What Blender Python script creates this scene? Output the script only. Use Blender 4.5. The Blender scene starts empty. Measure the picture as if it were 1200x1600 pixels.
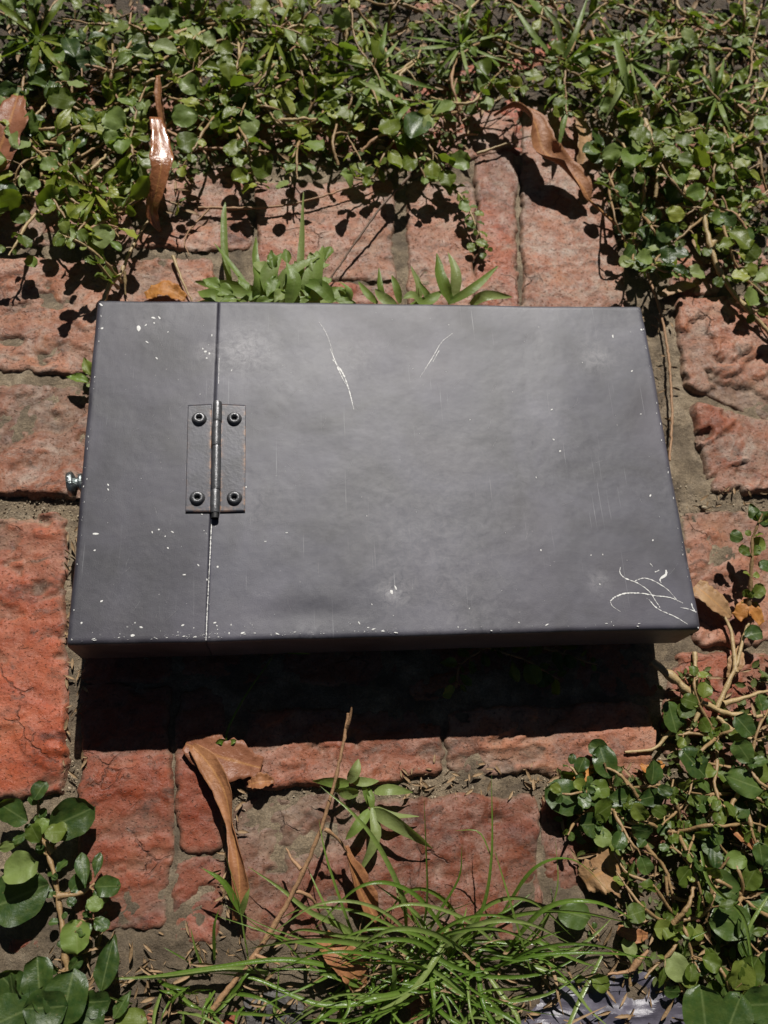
import bpy, math, random
import numpy as np
from mathutils import Vector, Matrix

# ---------------------------------------------------------------- camera, sky, sun, exposure
C = bpy.context.scene.collection
sc = bpy.context.scene
F_PX = 1322.8                                   # focal length in photograph pixels (1200 x 1600)
PITCH, ROLL, YAW = .3821, .2358, -.2663
CAM = np.array([-.0583, -.2415, .5889])
def _rot(p, r, y):
    cx, sx = math.cos(p), math.sin(p); Rx = np.array([[1,0,0],[0,cx,-sx],[0,sx,cx]])
    cz, sz = math.cos(y), math.sin(y); Rz = np.array([[cz,-sz,0],[sz,cz,0],[0,0,1]])
    c, s = math.cos(r), math.sin(r);   Rr = np.array([[c,-s,0],[s,c,0],[0,0,1]])
    return Rz @ Rx @ Rr
R3 = _rot(PITCH, ROLL, YAW)
cd = bpy.data.cameras.new('camera'); cam = bpy.data.objects.new('camera', cd); C.objects.link(cam)
M = Matrix([list(R3[i]) + [CAM[i]] for i in range(3)] + [[0,0,0,1]]); cam.matrix_world = M
cd.sensor_fit = 'VERTICAL'; cd.sensor_height = 36; cd.sensor_width = 27; cd.lens = F_PX/1600*36
cd.clip_start = .01; cd.clip_end = 500
cd.dof.use_dof = True; cd.dof.focus_distance = .56; cd.dof.aperture_fstop = 9
sc.camera = cam
SUN_TO = Vector((.0085, .058, .070)).normalized()
w = bpy.data.worlds.new('World'); sc.world = w; w.use_nodes = True
nt = w.node_tree; bg = nt.nodes['Background']; sky = nt.nodes.new('ShaderNodeTexSky')
sky.sky_type = 'NISHITA'; sky.sun_disc = False
sky.sun_elevation = math.asin(SUN_TO.z); sky.sun_rotation = math.atan2(SUN_TO.x, SUN_TO.y)
nt.links.new(sky.outputs[0], bg.inputs[0]); bg.inputs[1].default_value = .015
sd = bpy.data.lights.new('sun', 'SUN'); sd.energy = 5.0; sd.angle = math.radians(.5); sd.color = (1, .965, .91)
sun = bpy.data.objects.new('sun', sd); C.objects.link(sun)
sun.rotation_euler = SUN_TO.to_track_quat('Z', 'Y').to_euler(); sun.location = (0, 1, 2)
sc.view_settings.view_transform = 'Standard'; sc.view_settings.look = 'None'
sc.view_settings.exposure = .12; sc.view_settings.gamma = 1; sc.view_settings.use_curve_mapping = False

# ---------------------------------------------------------------- helpers
def at(px, py, z=0.0):
    """the point of the horizontal plane z that the photograph shows at pixel (px, py)"""
    d = R3 @ np.array([(px-600)/F_PX, -(py-800)/F_PX, -1.0])
    return CAM + d*((z-CAM[2])/d[2])
def pix(P):
    v = (np.asarray(P, float)-CAM) @ R3
    return np.stack([600+F_PX*v[...,0]/-v[...,2], 800-F_PX*v[...,1]/-v[...,2]], -1)
rng = np.random.default_rng(7); random.seed(7)

def _h(ix, iy, s):
    n = (ix.astype(np.int64)*374761393 + iy.astype(np.int64)*668265263 + s*982451653) & 0xffffffff
    n = ((n ^ (n >> 13))*1274126177) & 0xffffffff
    return ((n ^ (n >> 16)) & 0xffff)/65535.0
def vn(x, y, s=0):
    x = np.asarray(x, float); y = np.asarray(y, float)
    ix, iy = np.floor(x), np.floor(y); fx, fy = x-ix, y-iy
    fx = fx*fx*fx*(fx*(fx*6-15)+10); fy = fy*fy*fy*(fy*(fy*6-15)+10)
    a, b, c, d = _h(ix,iy,s), _h(ix+1,iy,s), _h(ix,iy+1,s), _h(ix+1,iy+1,s)
    return (a*(1-fx)+b*fx)*(1-fy) + (c*(1-fx)+d*fx)*fy
def fbm(x, y, s=0, o=4):
    t = 0; a = .5; n = 0
    for k in range(o):
        t = t + a*vn(x*2**k+17.3*k, y*2**k-9.1*k, s+k); n += a; a *= .5
    return t/n*2-1
def smooth(a, b, x):
    t = np.clip((x-a)/(b-a), 0, 1); return t*t*(3-2*t)

def link(name, me, mat, parent=None):
    o = bpy.data.objects.new(name, me); C.objects.link(o)
    if mat is not None and len(me.materials) == 0: me.materials.append(mat)
    if parent is not None: o.parent = parent
    return o
def mesh(name, V, Fc, smoothit=True, attrs=None):
    me = bpy.data.meshes.new(name)
    V = np.asarray(V, np.float32); Fc = np.asarray(Fc, np.int32)
    k = Fc.shape[1]; n = len(Fc)
    me.vertices.add(len(V)); me.vertices.foreach_set('co', V.ravel())
    me.loops.add(n*k); me.loops.foreach_set('vertex_index', Fc.ravel())
    me.polygons.add(n); me.polygons.foreach_set('loop_start', np.arange(0, n*k, k, dtype=np.int32))
    me.polygons.foreach_set('use_smooth', np.full(n, smoothit))
    me.update(calc_edges=True)
    for an, av in (attrs or {}).items():
        a = me.attributes.new(an, 'FLOAT', 'POINT'); a.data.foreach_set('value', np.asarray(av, np.float32).ravel())
    return me
def gridfaces(nu, nv, off=0):
    i, j = np.meshgrid(np.arange(nu-1), np.arange(nv-1), indexing='ij')
    a = (i*nv+j).ravel()+off
    return np.stack([a, a+nv, a+nv+1, a+1], 1)
def empty(name, loc, label, cat, group=None, kind=None):
    o = bpy.data.objects.new(name, None); C.objects.link(o); o.location = loc; o.empty_display_size = .01
    tag(o, label, cat, group, kind); return o
def tag(o, label=None, cat=None, group=None, kind=None):
    if label: o['label'] = label
    if cat: o['category'] = cat
    if group: o['group'] = group
    if kind: o['kind'] = kind
    return o
def cr(pts, n):
    """smooth curve through points (Catmull-Rom), n samples"""
    P = np.asarray(pts, float)
    if len(P) == 2: P = np.stack([P[0], (P[0]+P[1])/2, P[1]])
    P = np.vstack([2*P[0]-P[1], P, 2*P[-1]-P[-2]]); m = len(P)-3
    t = np.linspace(0, m-1e-6, n); k = t.astype(int); f = (t-k)[:,None]
    p0, p1, p2, p3 = P[k], P[k+1], P[k+2], P[k+3]
    return .5*((2*p1)+(-p0+p2)*f+(2*p0-5*p1+4*p2-p3)*f*f+(-p0+3*p1-3*p2+p3)*f**3)
def nrm(v): return v/(np.linalg.norm(v, axis=-1, keepdims=True)+1e-12)

class MB:
    """collects pieces in numpy and links them as ONE mesh object"""
    def __init__(s): s.V=[]; s.F=[]; s.n=0; s.A=[]
    def add(s, V, Fc, a=None):
        V = np.asarray(V, float).reshape(-1,3); s.V.append(V); s.F.append(np.asarray(Fc)+s.n); s.n += len(V)
        s.A.append(np.zeros(len(V)) if a is None else np.asarray(a, float).ravel())
    def tube(s, pts, r, k=7, cap=True, bumpy=0, seed=0):
        P = np.asarray(pts, float); n = len(P); r = np.broadcast_to(np.asarray(r, float), (n,)).copy()
        T = nrm(np.gradient(P, axis=0)); ref = np.array([.13,.21,.97])
        N = nrm(np.cross(T, ref)); B = np.cross(T, N)
        an = np.linspace(0, 2*math.pi, k, endpoint=False)
        rr = r[:,None]*(1 + (bumpy*(_h(np.arange(n)[:,None]+0*an[None].astype(int), (np.arange(k)[None]+0*np.arange(n)[:,None]), seed)-.5) if bumpy else 0))
        V = P[:,None]+rr[...,None]*(np.cos(an)[None,:,None]*N[:,None]+np.sin(an)[None,:,None]*B[:,None])
        i, j = np.meshgrid(np.arange(n-1), np.arange(k), indexing='ij'); j2 = (j+1)%k
        Fc = np.stack([i*k+j, i*k+j2, (i+1)*k+j2, (i+1)*k+j], -1).reshape(-1,4)
        V = V.reshape(-1,3)
        if cap:
            V = np.vstack([V, P[:1]-T[:1]*r[0]*.4, P[-1:]+T[-1:]*r[-1]*.4]); a, b = n*k, n*k+1
            c1 = np.array([[a, (q+1)%k, q, q] for q in range(k)]); c2 = np.array([[b, (n-1)*k+q, (n-1)*k+(q+1)%k, (n-1)*k+(q+1)%k] for q in range(k)])
            s.tri = True
            Fc = np.vstack([Fc, c1, c2])
        s.add(V, Fc)
    def ribbon(s, pts, wid, curl=0.0, twist=0.0, up=(0,0,1), nv=5, ruffle=0, seed=0, taper=None):
        """a leaf or blade: centre line, full width along it, curl (+ = edges up), twist in radians"""
        P = np.asarray(pts, float); n = len(P); wd = np.broadcast_to(np.asarray(wid, float), (n,))
        tw = np.broadcast_to(np.asarray(twist, float), (n,)); cu = np.broadcast_to(np.asarray(curl, float), (n,))
        T = nrm(np.gradient(P, axis=0)); S = nrm(np.cross(T, np.array(up, float)+1e-4)); N = np.cross(S, T)
        S2 = np.cos(tw)[:,None]*S+np.sin(tw)[:,None]*N; N2 = -np.sin(tw)[:,None]*S+np.cos(tw)[:,None]*N
        t = np.linspace(-1, 1, nv)
        ang = cu[:,None]*np.abs(t)[None]                    # bend of each half
        lat = np.where(cu[:,None] < .05, np.abs(t)[None], np.sin(np.clip(ang,0,3.1))/np.maximum(cu[:,None], .05))
        hi = np.where(np.abs(cu[:,None]) < .05, 0*ang, (1-np.cos(ang))/np.where(np.abs(cu[:,None])<.05, 1, cu[:,None]))
        hw = wd[:,None]/2
        V = P[:,None]+(hw*lat*np.sign(t))[...,None]*S2[:,None]+(hw*hi)[...,None]*N2[:,None]
        if ruffle:
            q = fbm(np.linspace(0, 6, n)[:,None]+0*t, t[None]*1.2+0*P[:,:1], seed)*ruffle*np.abs(t)[None]
            V = V+q[...,None]*N2[:,None]
        s.add(V, gridfaces(n, nv), np.broadcast_to(np.abs(t)[None], (n,nv)))
    def build(s, name, mat, parent=None, sm=True):
        V = np.vstack(s.V); Fc = np.vstack(s.F)
        me = mesh(name, V, Fc, sm, {'across': np.concatenate(s.A)})
        if getattr(s, 'tri', False): me.validate(); 
        return link(name, me, mat, parent)
def shift(o, parent):
    """world-coordinate mesh under an Empty: keep it where it stands"""
    o.parent = parent; o.matrix_parent_inverse = Matrix.Translation(-Vector(parent.location)); return o

# ---------------------------------------------------------------- materials
class NT:
    def __init__(s, name):
        s.m = bpy.data.materials.new(name); s.m.use_nodes = True; s.t = s.m.node_tree
        s.b = s.t.nodes['Principled BSDF']; s.out = s.t.nodes['Material Output']
    def n(s, ty, **kw):
        k = s.t.nodes.new(ty)
        for a, v in kw.items(): setattr(k, a, v)
        return k
    def l(s, a, b): s.t.links.new(a, b)
    def pos(s): return s.n('ShaderNodeNewGeometry').outputs['Position']
    def obj(s): return s.n('ShaderNodeTexCoord').outputs['Object']
    def noise(s, co, scale, det=6, rough=.6, dist=0, lac=2):
        k = s.n('ShaderNodeTexNoise'); k.inputs['Scale'].default_value = scale; k.inputs['Detail'].default_value = det
        k.inputs['Roughness'].default_value = rough; k.inputs['Distortion'].default_value = dist; s.l(co, k.inputs['Vector']); return k.outputs['Fac']
    def ramp(s, f, stops):
        k = s.n('ShaderNodeValToRGB'); e = k.color_ramp.elements
        while len(e) < len(stops): e.new(.5)
        for q, (p, c) in zip(e, stops):
            q.position = p; q.color = (c, c, c, 1) if not hasattr(c, '__len__') else (*c, 1)
        s.l(f, k.inputs[0]); return k.outputs[0]
    def mix(s, f, a, b, mode='MIX'):
        k = s.n('ShaderNodeMix', data_type='RGBA', blend_type=mode)
        for v, i in ((f, 0), (a, 6), (b, 7)):
            if hasattr(v, 'is_output'): s.l(v, k.inputs[i])
            elif i == 0: k.inputs[0].default_value = v
            else: k.inputs[i].default_value = (*v, 1)
        return k.outputs[2]
    def math(s, op, a, b=0.0):
        k = s.n('ShaderNodeMath', operation=op)
        for v, i in ((a, 0), (b, 1)):
            if hasattr(v, 'is_output'): s.l(v, k.inputs[i])
            else: k.inputs[i].default_value = v
        return k.outputs[0]
    def bump(s, h, dist, strength=1, prev=None):
        k = s.n('ShaderNodeBump'); k.inputs['Distance'].default_value = dist; k.inputs['Strength'].default_value = strength
        s.l(h, k.inputs['Height'])
        if prev is not None: s.l(prev, k.inputs['Normal'])
        return k.outputs[0]
    def attr(s, name): return s.n('ShaderNodeAttribute', attribute_name=name).outputs['Fac']
    def rnd(s): return s.n('ShaderNodeObjectInfo').outputs['Random']
    def fin(s, col=None, rough=None, nor=None, **kw):
        if col is not None: s.l(col, s.b.inputs['Base Color']) if hasattr(col, 'is_output') else setattr(s.b.inputs['Base Color'], 'default_value', (*col, 1))
        if rough is not None: s.l(rough, s.b.inputs['Roughness']) if hasattr(rough, 'is_output') else setattr(s.b.inputs['Roughness'], 'default_value', rough)
        if nor is not None: s.l(nor, s.b.inputs['Normal'])
        for a, v in kw.items(): s.b.inputs[a.replace('_', ' ')].default_value = v
        return s.m

def m_brick():
    t = NT('worn_brick'); p = t.pos()
    oc = t.n('ShaderNodeObjectInfo').outputs['Color']
    wn = t.n('ShaderNodeTexNoise'); wn.inputs['Scale'].default_value = 30; wn.inputs['Detail'].default_value = 4; t.l(p, wn.inputs['Vector'])
    wm = t.n('ShaderNodeVectorMath', operation='SCALE'); wm.inputs['Scale'].default_value = .035; t.l(wn.outputs['Color'], wm.inputs[0])
    wa = t.n('ShaderNodeVectorMath', operation='ADD'); t.l(p, wa.inputs[0]); t.l(wm.outputs[0], wa.inputs[1])
    mp = t.n('ShaderNodeMapping'); mp.inputs['Rotation'].default_value = (0, 0, .25); mp.inputs['Scale'].default_value = (1, 2.3, 1); t.l(wa.outputs[0], mp.inputs[0]); ws = mp.outputs[0]
    c = t.ramp(t.noise(ws, 20, 6, .62), [(.30, (.095, .032, .020)), (.42, (.26, .072, .034)), (.58, (.34, .112, .058)), (.72, (.31, .165, .105))])
    org = t.ramp(t.noise(p, 34, 5, .6, .8), [(.52, 0), (.70, 1)])
    c = t.mix(t.math('MULTIPLY', org, .5), c, (.40, .115, .038))
    pink = t.ramp(t.noise(ws, 60, 7, .7), [(.50, 0), (.70, 1)])
    c = t.mix(t.math('MULTIPLY', pink, .32), c, (.40, .21, .15))
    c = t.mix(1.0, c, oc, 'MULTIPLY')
    lime = t.ramp(t.noise(p, 42, 10, .78, .6), [(.46, 0), (.68, 1)])
    c = t.mix(t.math('MULTIPLY', t.math('MULTIPLY', lime, t.attr('lime')), .8), c, (.40, .33, .27))
    dark = t.ramp(t.noise(ws, 48, 9, .74), [(.54, 0), (.66, 1)])
    c = t.mix(t.math('MULTIPLY', dark, .78), c, (.070, .040, .028))
    low = t.ramp(t.attr('low'), [(.12, 0), (.7, 1)])          # sand and dirt lie in the hollows
    c = t.mix(t.math('MULTIPLY', low, .75), c, t.ramp(t.noise(p, 90, 6, .7), [(.35, (.07, .05, .036)), (.65, (.24, .175, .12))]))
    fine = t.noise(p, 620, 6, .72)
    c = t.mix(.45, c, t.ramp(fine, [(.3, .35), (.55, 1.0), (.75, 1.5)]), 'MULTIPLY')
    h0 = t.noise(ws, 48, 7, .52); h1 = t.noise(p, 210, 6, .58)
    v = t.n('ShaderNodeTexVoronoi', feature='DISTANCE_TO_EDGE'); v.inputs['Scale'].default_value = 34; t.l(wa.outputs[0], v.inputs['Vector'])
    ck = t.ramp(v.outputs['Distance'], [(0, 0), (.03, 1)]); ck = t.math('MAXIMUM', ck, t.ramp(t.noise(p, 19, 4, .6), [(.36, 0), (.44, 1)]))
    c = t.mix(t.math('MULTIPLY', t.math('SUBTRACT', 1.0, ck), .6), c, (.07, .045, .035))
    b = t.bump(ck, .0012, .8); b = t.bump(h0, .0022, .6, b); b = t.bump(h1, .0009, .6, b); b = t.bump(fine, .0006, .7, b)
    pore = t.ramp(t.noise(p, 480, 3, .55), [(.30, 0), (.40, 1)]); b = t.bump(pore, .0007, .7, b); c = t.mix(t.math('MULTIPLY', t.math('SUBTRACT', 1.0, pore), .55), c, (.06, .035, .025))
    ro = t.ramp(t.noise(p, 110, 8, .75), [(.35, .36), (.62, .72)])
    return t.fin(c, ro, b, Specular_IOR_Level=.32)
def m_bed():
    t = NT('sandy_mortar'); p = t.pos()
    c = t.ramp(t.noise(p, 45, 7, .7, .5), [(.3, (.12, .085, .05)), (.5, (.30, .225, .14)), (.7, (.48, .38, .26))])
    g = t.noise(p, 800, 5, .75)
    c = t.mix(.75, c, t.ramp(g, [(.3, .25), (.62, 1.0), (.72, 1.6)]), 'MULTIPLY')
    moss = t.ramp(t.noise(p, 24, 7, .7), [(.46, 0), (.62, 1)])
    c = t.mix(t.math('MULTIPLY', moss, .75), c, (.085, .062, .04))
    c = t.mix(t.attr('soil'), c, t.ramp(t.noise(p, 120, 7, .75), [(.35, (.035, .024, .015)), (.6, (.10, .07, .042)), (.75, (.20, .14, .085))]))
    b = t.bump(t.noise(p, 350, 7, .75), .003, .9); b = t.bump(g, .0008, .8, b)
    return t.fin(c, .75, b)
def m_leaf(name, a, b_, c_, gloss=.38, trans=.22):
    t = NT(name); p = t.obj(); r = t.rnd()
    col = t.ramp(r, [(0, a), (.5, b_), (1, c_)])
    n = t.noise(t.pos(), 220, 5, .6); 
    col = t.mix(t.math('MULTIPLY', t.ramp(n, [(.35, 0), (.75, 1)]), .35), col, (.12, .15, .03))
    ac = t.attr('across')
    rib = t.ramp(ac, [(0, 1), (.09, 0)])
    col = t.mix(t.math('MULTIPLY', rib, .35), col, (.22, .27, .10))
    sp = t.ramp(t.noise(t.pos(), 420, 3, .6), [(.66, 0), (.72, 1)])
    col = t.mix(t.math('MULTIPLY', sp, .4), col, (.20, .16, .07))
    bm = t.bump(t.noise(t.pos(), 330, 4, .6), .0007, .6)
    ro = t.ramp(t.noise(t.pos(), 90, 4, .6), [(.3, gloss-.08), (.7, gloss+.18)])
    t.fin(col, ro, bm, Specular_IOR_Level=.36)
    tr = t.n('ShaderNodeBsdfTranslucent'); t.l(t.mix(.5, col, (.30, .46, .02)), tr.inputs[0])
    mx = t.n('ShaderNodeMixShader'); mx.inputs[0].default_value = trans
    t.l(t.b.outputs[0], mx.inputs[1]); t.l(tr.outputs[0], mx.inputs[2]); t.l(mx.outputs[0], t.out.inputs[0])
    return t.m
def m_stem(name, a, b_, rough=.5):
    t = NT(name); p = t.pos()
    c = t.mix(t.noise(p, 160, 5, .65), a, b_)
    c = t.mix(t.math('MULTIPLY', t.ramp(t.noise(p, 500, 3, .6), [(.55, 0), (.7, 1)]), .5), c, (.10, .06, .03))
    return t.fin(c, rough, t.bump(t.noise(p, 700, 4, .6), .0006, .7))
def m_dry(name, a, b_, rough=.38, trans=.12):
    t = NT(name); p = t.pos()
    c = t.mix(t.ramp(t.noise(p, 70, 6, .65), [(.3, 0), (.7, 1)]), a, b_)
    c = t.mix(t.math('MULTIPLY', t.ramp(t.attr('across'), [(0, 1), (.12, 0)]), .45), c, (.55, .28, .09))
    c = t.mix(t.math('MULTIPLY', t.ramp(t.noise(p, 260, 5, .7), [(.58, 0), (.7, 1)]), .5), c, (.09, .04, .02))
    bb = t.bump(t.noise(p, 110, 4, .6, .8), .0016, .6); t.fin(c, rough, t.bump(t.noise(p, 420, 5, .6), .0005, .7, bb), Specular_IOR_Level=.3)
    tr = t.n('ShaderNodeBsdfTranslucent'); t.l(c, tr.inputs[0]); mx = t.n('ShaderNodeMixShader'); mx.inputs[0].default_value = trans
    t.l(t.b.outputs[0], mx.inputs[1]); t.l(tr.outputs[0], mx.inputs[2]); t.l(mx.outputs[0], t.out.inputs[0])
    return t.m
def m_paint():
    t = NT('charcoal_painted_steel'); p = t.pos()
    c = t.mix(t.ramp(t.noise(p, 17, 4, .55, .7), [(.30, 0), (.70, 1)]), (.029, .028, .036), (.080, .078, .101))
    c = t.mix(t.math('MULTIPLY', t.ramp(t.noise(p, 9, 3, .5), [(.5, 0), (.75, 1)]), .35), c, (.060, .046, .050))
    dust = t.math('MULTIPLY', t.attr('dust'), t.ramp(t.noise(p, 170, 8, .75, .7), [(.38, .05), (.7, 1)]))
    c = t.mix(dust, c, (.30, .29, .30))
    c = t.mix(1.0, c, t.n('ShaderNodeObjectInfo').outputs['Color'], 'MULTIPLY')
    hair = t.n('ShaderNodeTexNoise'); mp = t.n('ShaderNodeMapping'); mp.inputs['Rotation'].default_value = (0, 0, .9); mp.inputs['Scale'].default_value = (600, 14, 1)
    t.l(p, mp.inputs[0]); t.l(mp.outputs[0], hair.inputs['Vector']); hair.inputs['Scale'].default_value = 1; hair.inputs['Detail'].default_value = 3
    hm = t.math('MULTIPLY', t.ramp(hair.outputs['Fac'], [(.67, 0), (.74, 1)]), t.ramp(t.noise(p, 24, 4, .6), [(.44, 0), (.62, 1)]))
    c = t.mix(t.math('MULTIPLY', hm, .45), c, (.35, .35, .36))
    sp = t.math('MULTIPLY', t.ramp(t.noise(p, 420, 2, .5), [(.74, 0), (.77, 1)]), t.ramp(t.noise(p, 18, 4, .6), [(.45, 0), (.7, 1)]))
    c = t.mix(t.math('MULTIPLY', sp, .5), c, (.45, .44, .42))
    gr = t.noise(p, 1600, 3, .6)
    ro = t.ramp(t.noise(p, 12, 4, .55, .5), [(.3, .46), (.7, .54)])
    b = t.bump(gr, .00016, .6); b = t.bump(t.noise(p, 40, 3, .5), .0012, .5, b)
    return t.fin(c, ro, b, Specular_IOR_Level=.5)
def m_plain(name, col, rough=.5, metal=0.0, var=.3, sc_=300, bump=.0003):
    t = NT(name); p = t.pos()
    c = t.mix(t.math('MULTIPLY', t.ramp(t.noise(p, sc_, 5, .65), [(.35, 0), (.7, 1)]), 1.0), col, tuple(q*(1-var) for q in col))
    return t.fin(c, rough, t.bump(t.noise(p, sc_*2.5, 4, .6), bump, .7), Metallic=metal)
def m_hinge():
    t = NT('painted_hinge_steel'); p = t.pos()
    c = t.mix(t.ramp(t.noise(p, 60, 5, .65), [(.35, 0), (.65, 1)]), (.026, .026, .033), (.054, .053, .068))
    r = t.math('MULTIPLY', t.attr('edge'), t.ramp(t.noise(p, 230, 6, .7), [(.46, 0), (.60, 1)]))
    c = t.mix(t.math('MULTIPLY', r, .85), c, (.40, .22, .12))
    return t.fin(c, .42, t.bump(t.noise(p, 500, 4, .6), .00012, .8), Metallic=.1)

BRICK, BED = m_brick(), m_bed()
LEAF = m_leaf('creeper_leaf', (.042, .070, .008), (.080, .120, .014), (.170, .205, .036), .42, .26)
LEAFF = m_leaf('far_weed_leaf', (.066, .100, .008), (.135, .172, .015), (.29, .31, .045), .40, .30)  # yellower creeper leaf, brightened to paint in stronger light on the far side
LEAFP = m_leaf('pale_leaf', (.120, .190, .032), (.17, .245, .055), (.25, .30, .11), .42, .34)
LEAFD = m_leaf('deep_green_leaf', (.017, .042, .009), (.030, .064, .013), (.055, .094, .020), .36, .16)
BLADE = m_leaf('grass_blade', (.070, .145, .015), (.12, .205, .030), (.22, .28, .085), .27, .3)
STEM = m_stem('creeper_stem', (.34, .22, .10), (.19, .115, .05))
STEMP = m_stem('pale_stem', (.42, .31, .15), (.30, .20, .09))
TWIG = m_stem('dry_twig', (.38, .22, .11), (.26, .14, .07), .6)
TWIGD = m_stem('dark_twig', (.17, .10, .06), (.09, .055, .035), .6)
DRY = m_dry('dry_brown_leaf', (.38, .175, .075), (.20, .08, .036), .5)
DRYG = m_dry('glossy_strap_leaf', (.34, .14, .06), (.25, .09, .035), .22, .1)
DRYG.node_tree.nodes['Principled BSDF'].inputs['Coat Weight'].default_value = 1; DRYG.node_tree.nodes['Principled BSDF'].inputs['Coat Roughness'].default_value = .16
DRYB = m_dry('dry_rust_leaf', (.30, .125, .065), (.20, .075, .038), .40, .15)
DRYT = m_dry('dry_tan_leaf', (.42, .26, .13), (.31, .17, .08), .5, .2)
DRYO = m_dry('dry_orange_leaf', (.50, .22, .05), (.38, .15, .04), .5, .25)
PAINT = m_paint()
CHIP = m_plain('bare_chip', (.72, .71, .68), .5, 0, .25, 900)
HINGE = m_hinge()
STEEL = m_plain('zinc_steel', (.42, .46, .46), .30, .9, .75, 250, .0008)
BLACK = m_plain('black_rubber', (.012, .012, .012), .6)
RIVET = m_plain('rivet_steel', (.14, .14, .145), .34, .5, .5, 500)
SLATE = m_plain('purple_grey_stone', (.11, .10, .13), .42, 0, .6, 45, .0008)
GRIT = m_plain('sand_grain', (.46, .37, .25), .6, 0, .6, 400)
LITT = m_stem('leaf_litter', (.34, .23, .12), (.16, .09, .04), .7)
UNDER = m_leaf('undergrowth_leaf', (.035, .062, .012), (.055, .085, .018), (.10, .115, .03), .55, .2)  # leaf green darkened to paint in the shade beneath the weeds

# ---------------------------------------------------------------- ground and brick paving
def axis(lo, hi, step, far):
    core = np.arange(lo, hi, step); k = 1.22**np.arange(1, 60)*step*1.5; k = np.cumsum(k); k = k[k < far]
    return np.concatenate([lo-k[::-1], core, core[-1]+k])
gx, gy = axis(-.42, .5, .0021, 40), axis(-.44, .62, .0021, 40)
X, Y = np.meshgrid(gx, gy, indexing='ij')
core = smooth(.9, .6, np.maximum(np.abs(X), np.abs(Y-.05)))
Z = -.0024 + core*(.0034*fbm(X*20, Y*20, 3) + .0016*fbm(X*120, Y*120, 5, 3) + .0006*fbm(X*420, Y*420, 8, 2)) - (1-core)*.004
soil = smooth(.325, .40, Y-.05*np.abs(X+.05)*0+.06*fbm(X*8, Y*8, 61, 3)) + smooth(.27, .33, X+.045*fbm(X*9, Y*9, 62, 3))*smooth(.12, .2, Y)*.7
soil = np.maximum(soil, smooth(.135, .19, X+.03*fbm(X*10, Y*10, 63, 3))*smooth(-.20, -.25, Y+.02*fbm(X*12, Y*12, 64, 3))*.8)
soil = np.clip(np.maximum(soil, smooth(-.255, -.30, Y+.02*fbm(X*14, Y*14, 65, 3))*.55), 0, 1)
Z = Z + soil*(.0045+.0035*fbm(X*26, Y*26, 66, 4))
bed = link('ground', mesh('ground', np.stack([X, Y, Z], -1).reshape(-1,3), gridfaces(len(gx), len(gy)), True, {'soil': soil.ravel()}), BED)
tag(bed, kind='structure')
paving = bpy.data.objects.new('brick_pavement', None); C.objects.link(paving); tag(paving, kind='structure')

def brick(q, tint=(1,1,1), dz=0.0, step=.0017, grain=0.0, rough=1.0, seed=0, world=False, tilt=(0,0), edge=.0045, lime=.55):
    """q: corners far-left, far-right, near-right, near-left (photograph pixels on the ground, or world x, y)"""
    P = np.array([p if world else at(*p)[:2] for p in q], float); c0 = P.mean(0); P = P+nrm(P-c0)*.0034
    lu = (np.linalg.norm(P[1]-P[0])+np.linalg.norm(P[2]-P[3]))/2; lv = (np.linalg.norm(P[3]-P[0])+np.linalg.norm(P[2]-P[1]))/2
    nu, nv = max(6, int(lu/step)), max(6, int(lv/step))
    U, Vv = np.meshgrid(np.linspace(0,1,nu), np.linspace(0,1,nv), indexing='ij')
    XY = ((1-U)*(1-Vv))[...,None]*P[0]+(U*(1-Vv))[...,None]*P[1]+(U*Vv)[...,None]*P[2]+((1-U)*Vv)[...,None]*P[3]
    x, y = XY[...,0], XY[...,1]; s = seed*31+11
    r = .009; ax, ay = np.abs(U-.5)*lu-lu/2+r, np.abs(Vv-.5)*lv-lv/2+r
    d = -(np.hypot(np.maximum(ax,0), np.maximum(ay,0))+np.minimum(np.maximum(ax,ay),0)-r)
    de = d+.0050*fbm(x*42, y*42, s+3)+.0012+.0014*fbm(x*230, y*230, s+4, 2)
    ca, sa = math.cos(grain), math.sin(grain)
    gx_, gy_ = x*ca+y*sa, -x*sa+y*ca
    wx, wy = gx_+.012*fbm(x*24, y*24, s), gy_+.012*fbm(x*24+9, y*24, s+1)
    n = fbm(wx*13, wy*34, s+2, 5)*2.6+1.3*fbm(x*9, y*9, s+9, 2)
    fr = n-np.floor(n); terr = np.floor(n)+smooth(.0, .10, fr)+.15*fr
    h = .0016*terr*rough + .0006*fbm(x*75, y*75, s+5)*rough + .0006*fbm(x*260, y*260, s+6, 3)
    pit = smooth(.42, .75, fbm(x*42, y*60, s+7, 3)); h = h-.0030*pit*rough
    h = h + tilt[0]*(U-.5)*lu + tilt[1]*(Vv-.5)*lv
    h = h - h.mean()
    z = dz+.0005+h-.014*(1-smooth(-.0005, edge, de))**1.4
    low = np.clip(.25-h*130+ (1-smooth(0, .008, de))*.55, 0, 1)
    o = link('brick', mesh('brick', np.stack([x,y,z],-1).reshape(-1,3), gridfaces(nu, nv)[:, ::-1], True, {'low': low.ravel(), 'lime': np.full(low.size, lime)}), BRICK, paving)
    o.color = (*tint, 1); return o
PK, RD, DK, BR, MR = (1.0, 1.26, 1.38), (1.05, .74, .58), (.50, .48, .46), (.74, .84, .84), (.66, .46, .37)  # brick colours; near tints darkened and far ones raised, partly painting in light falloff
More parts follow.
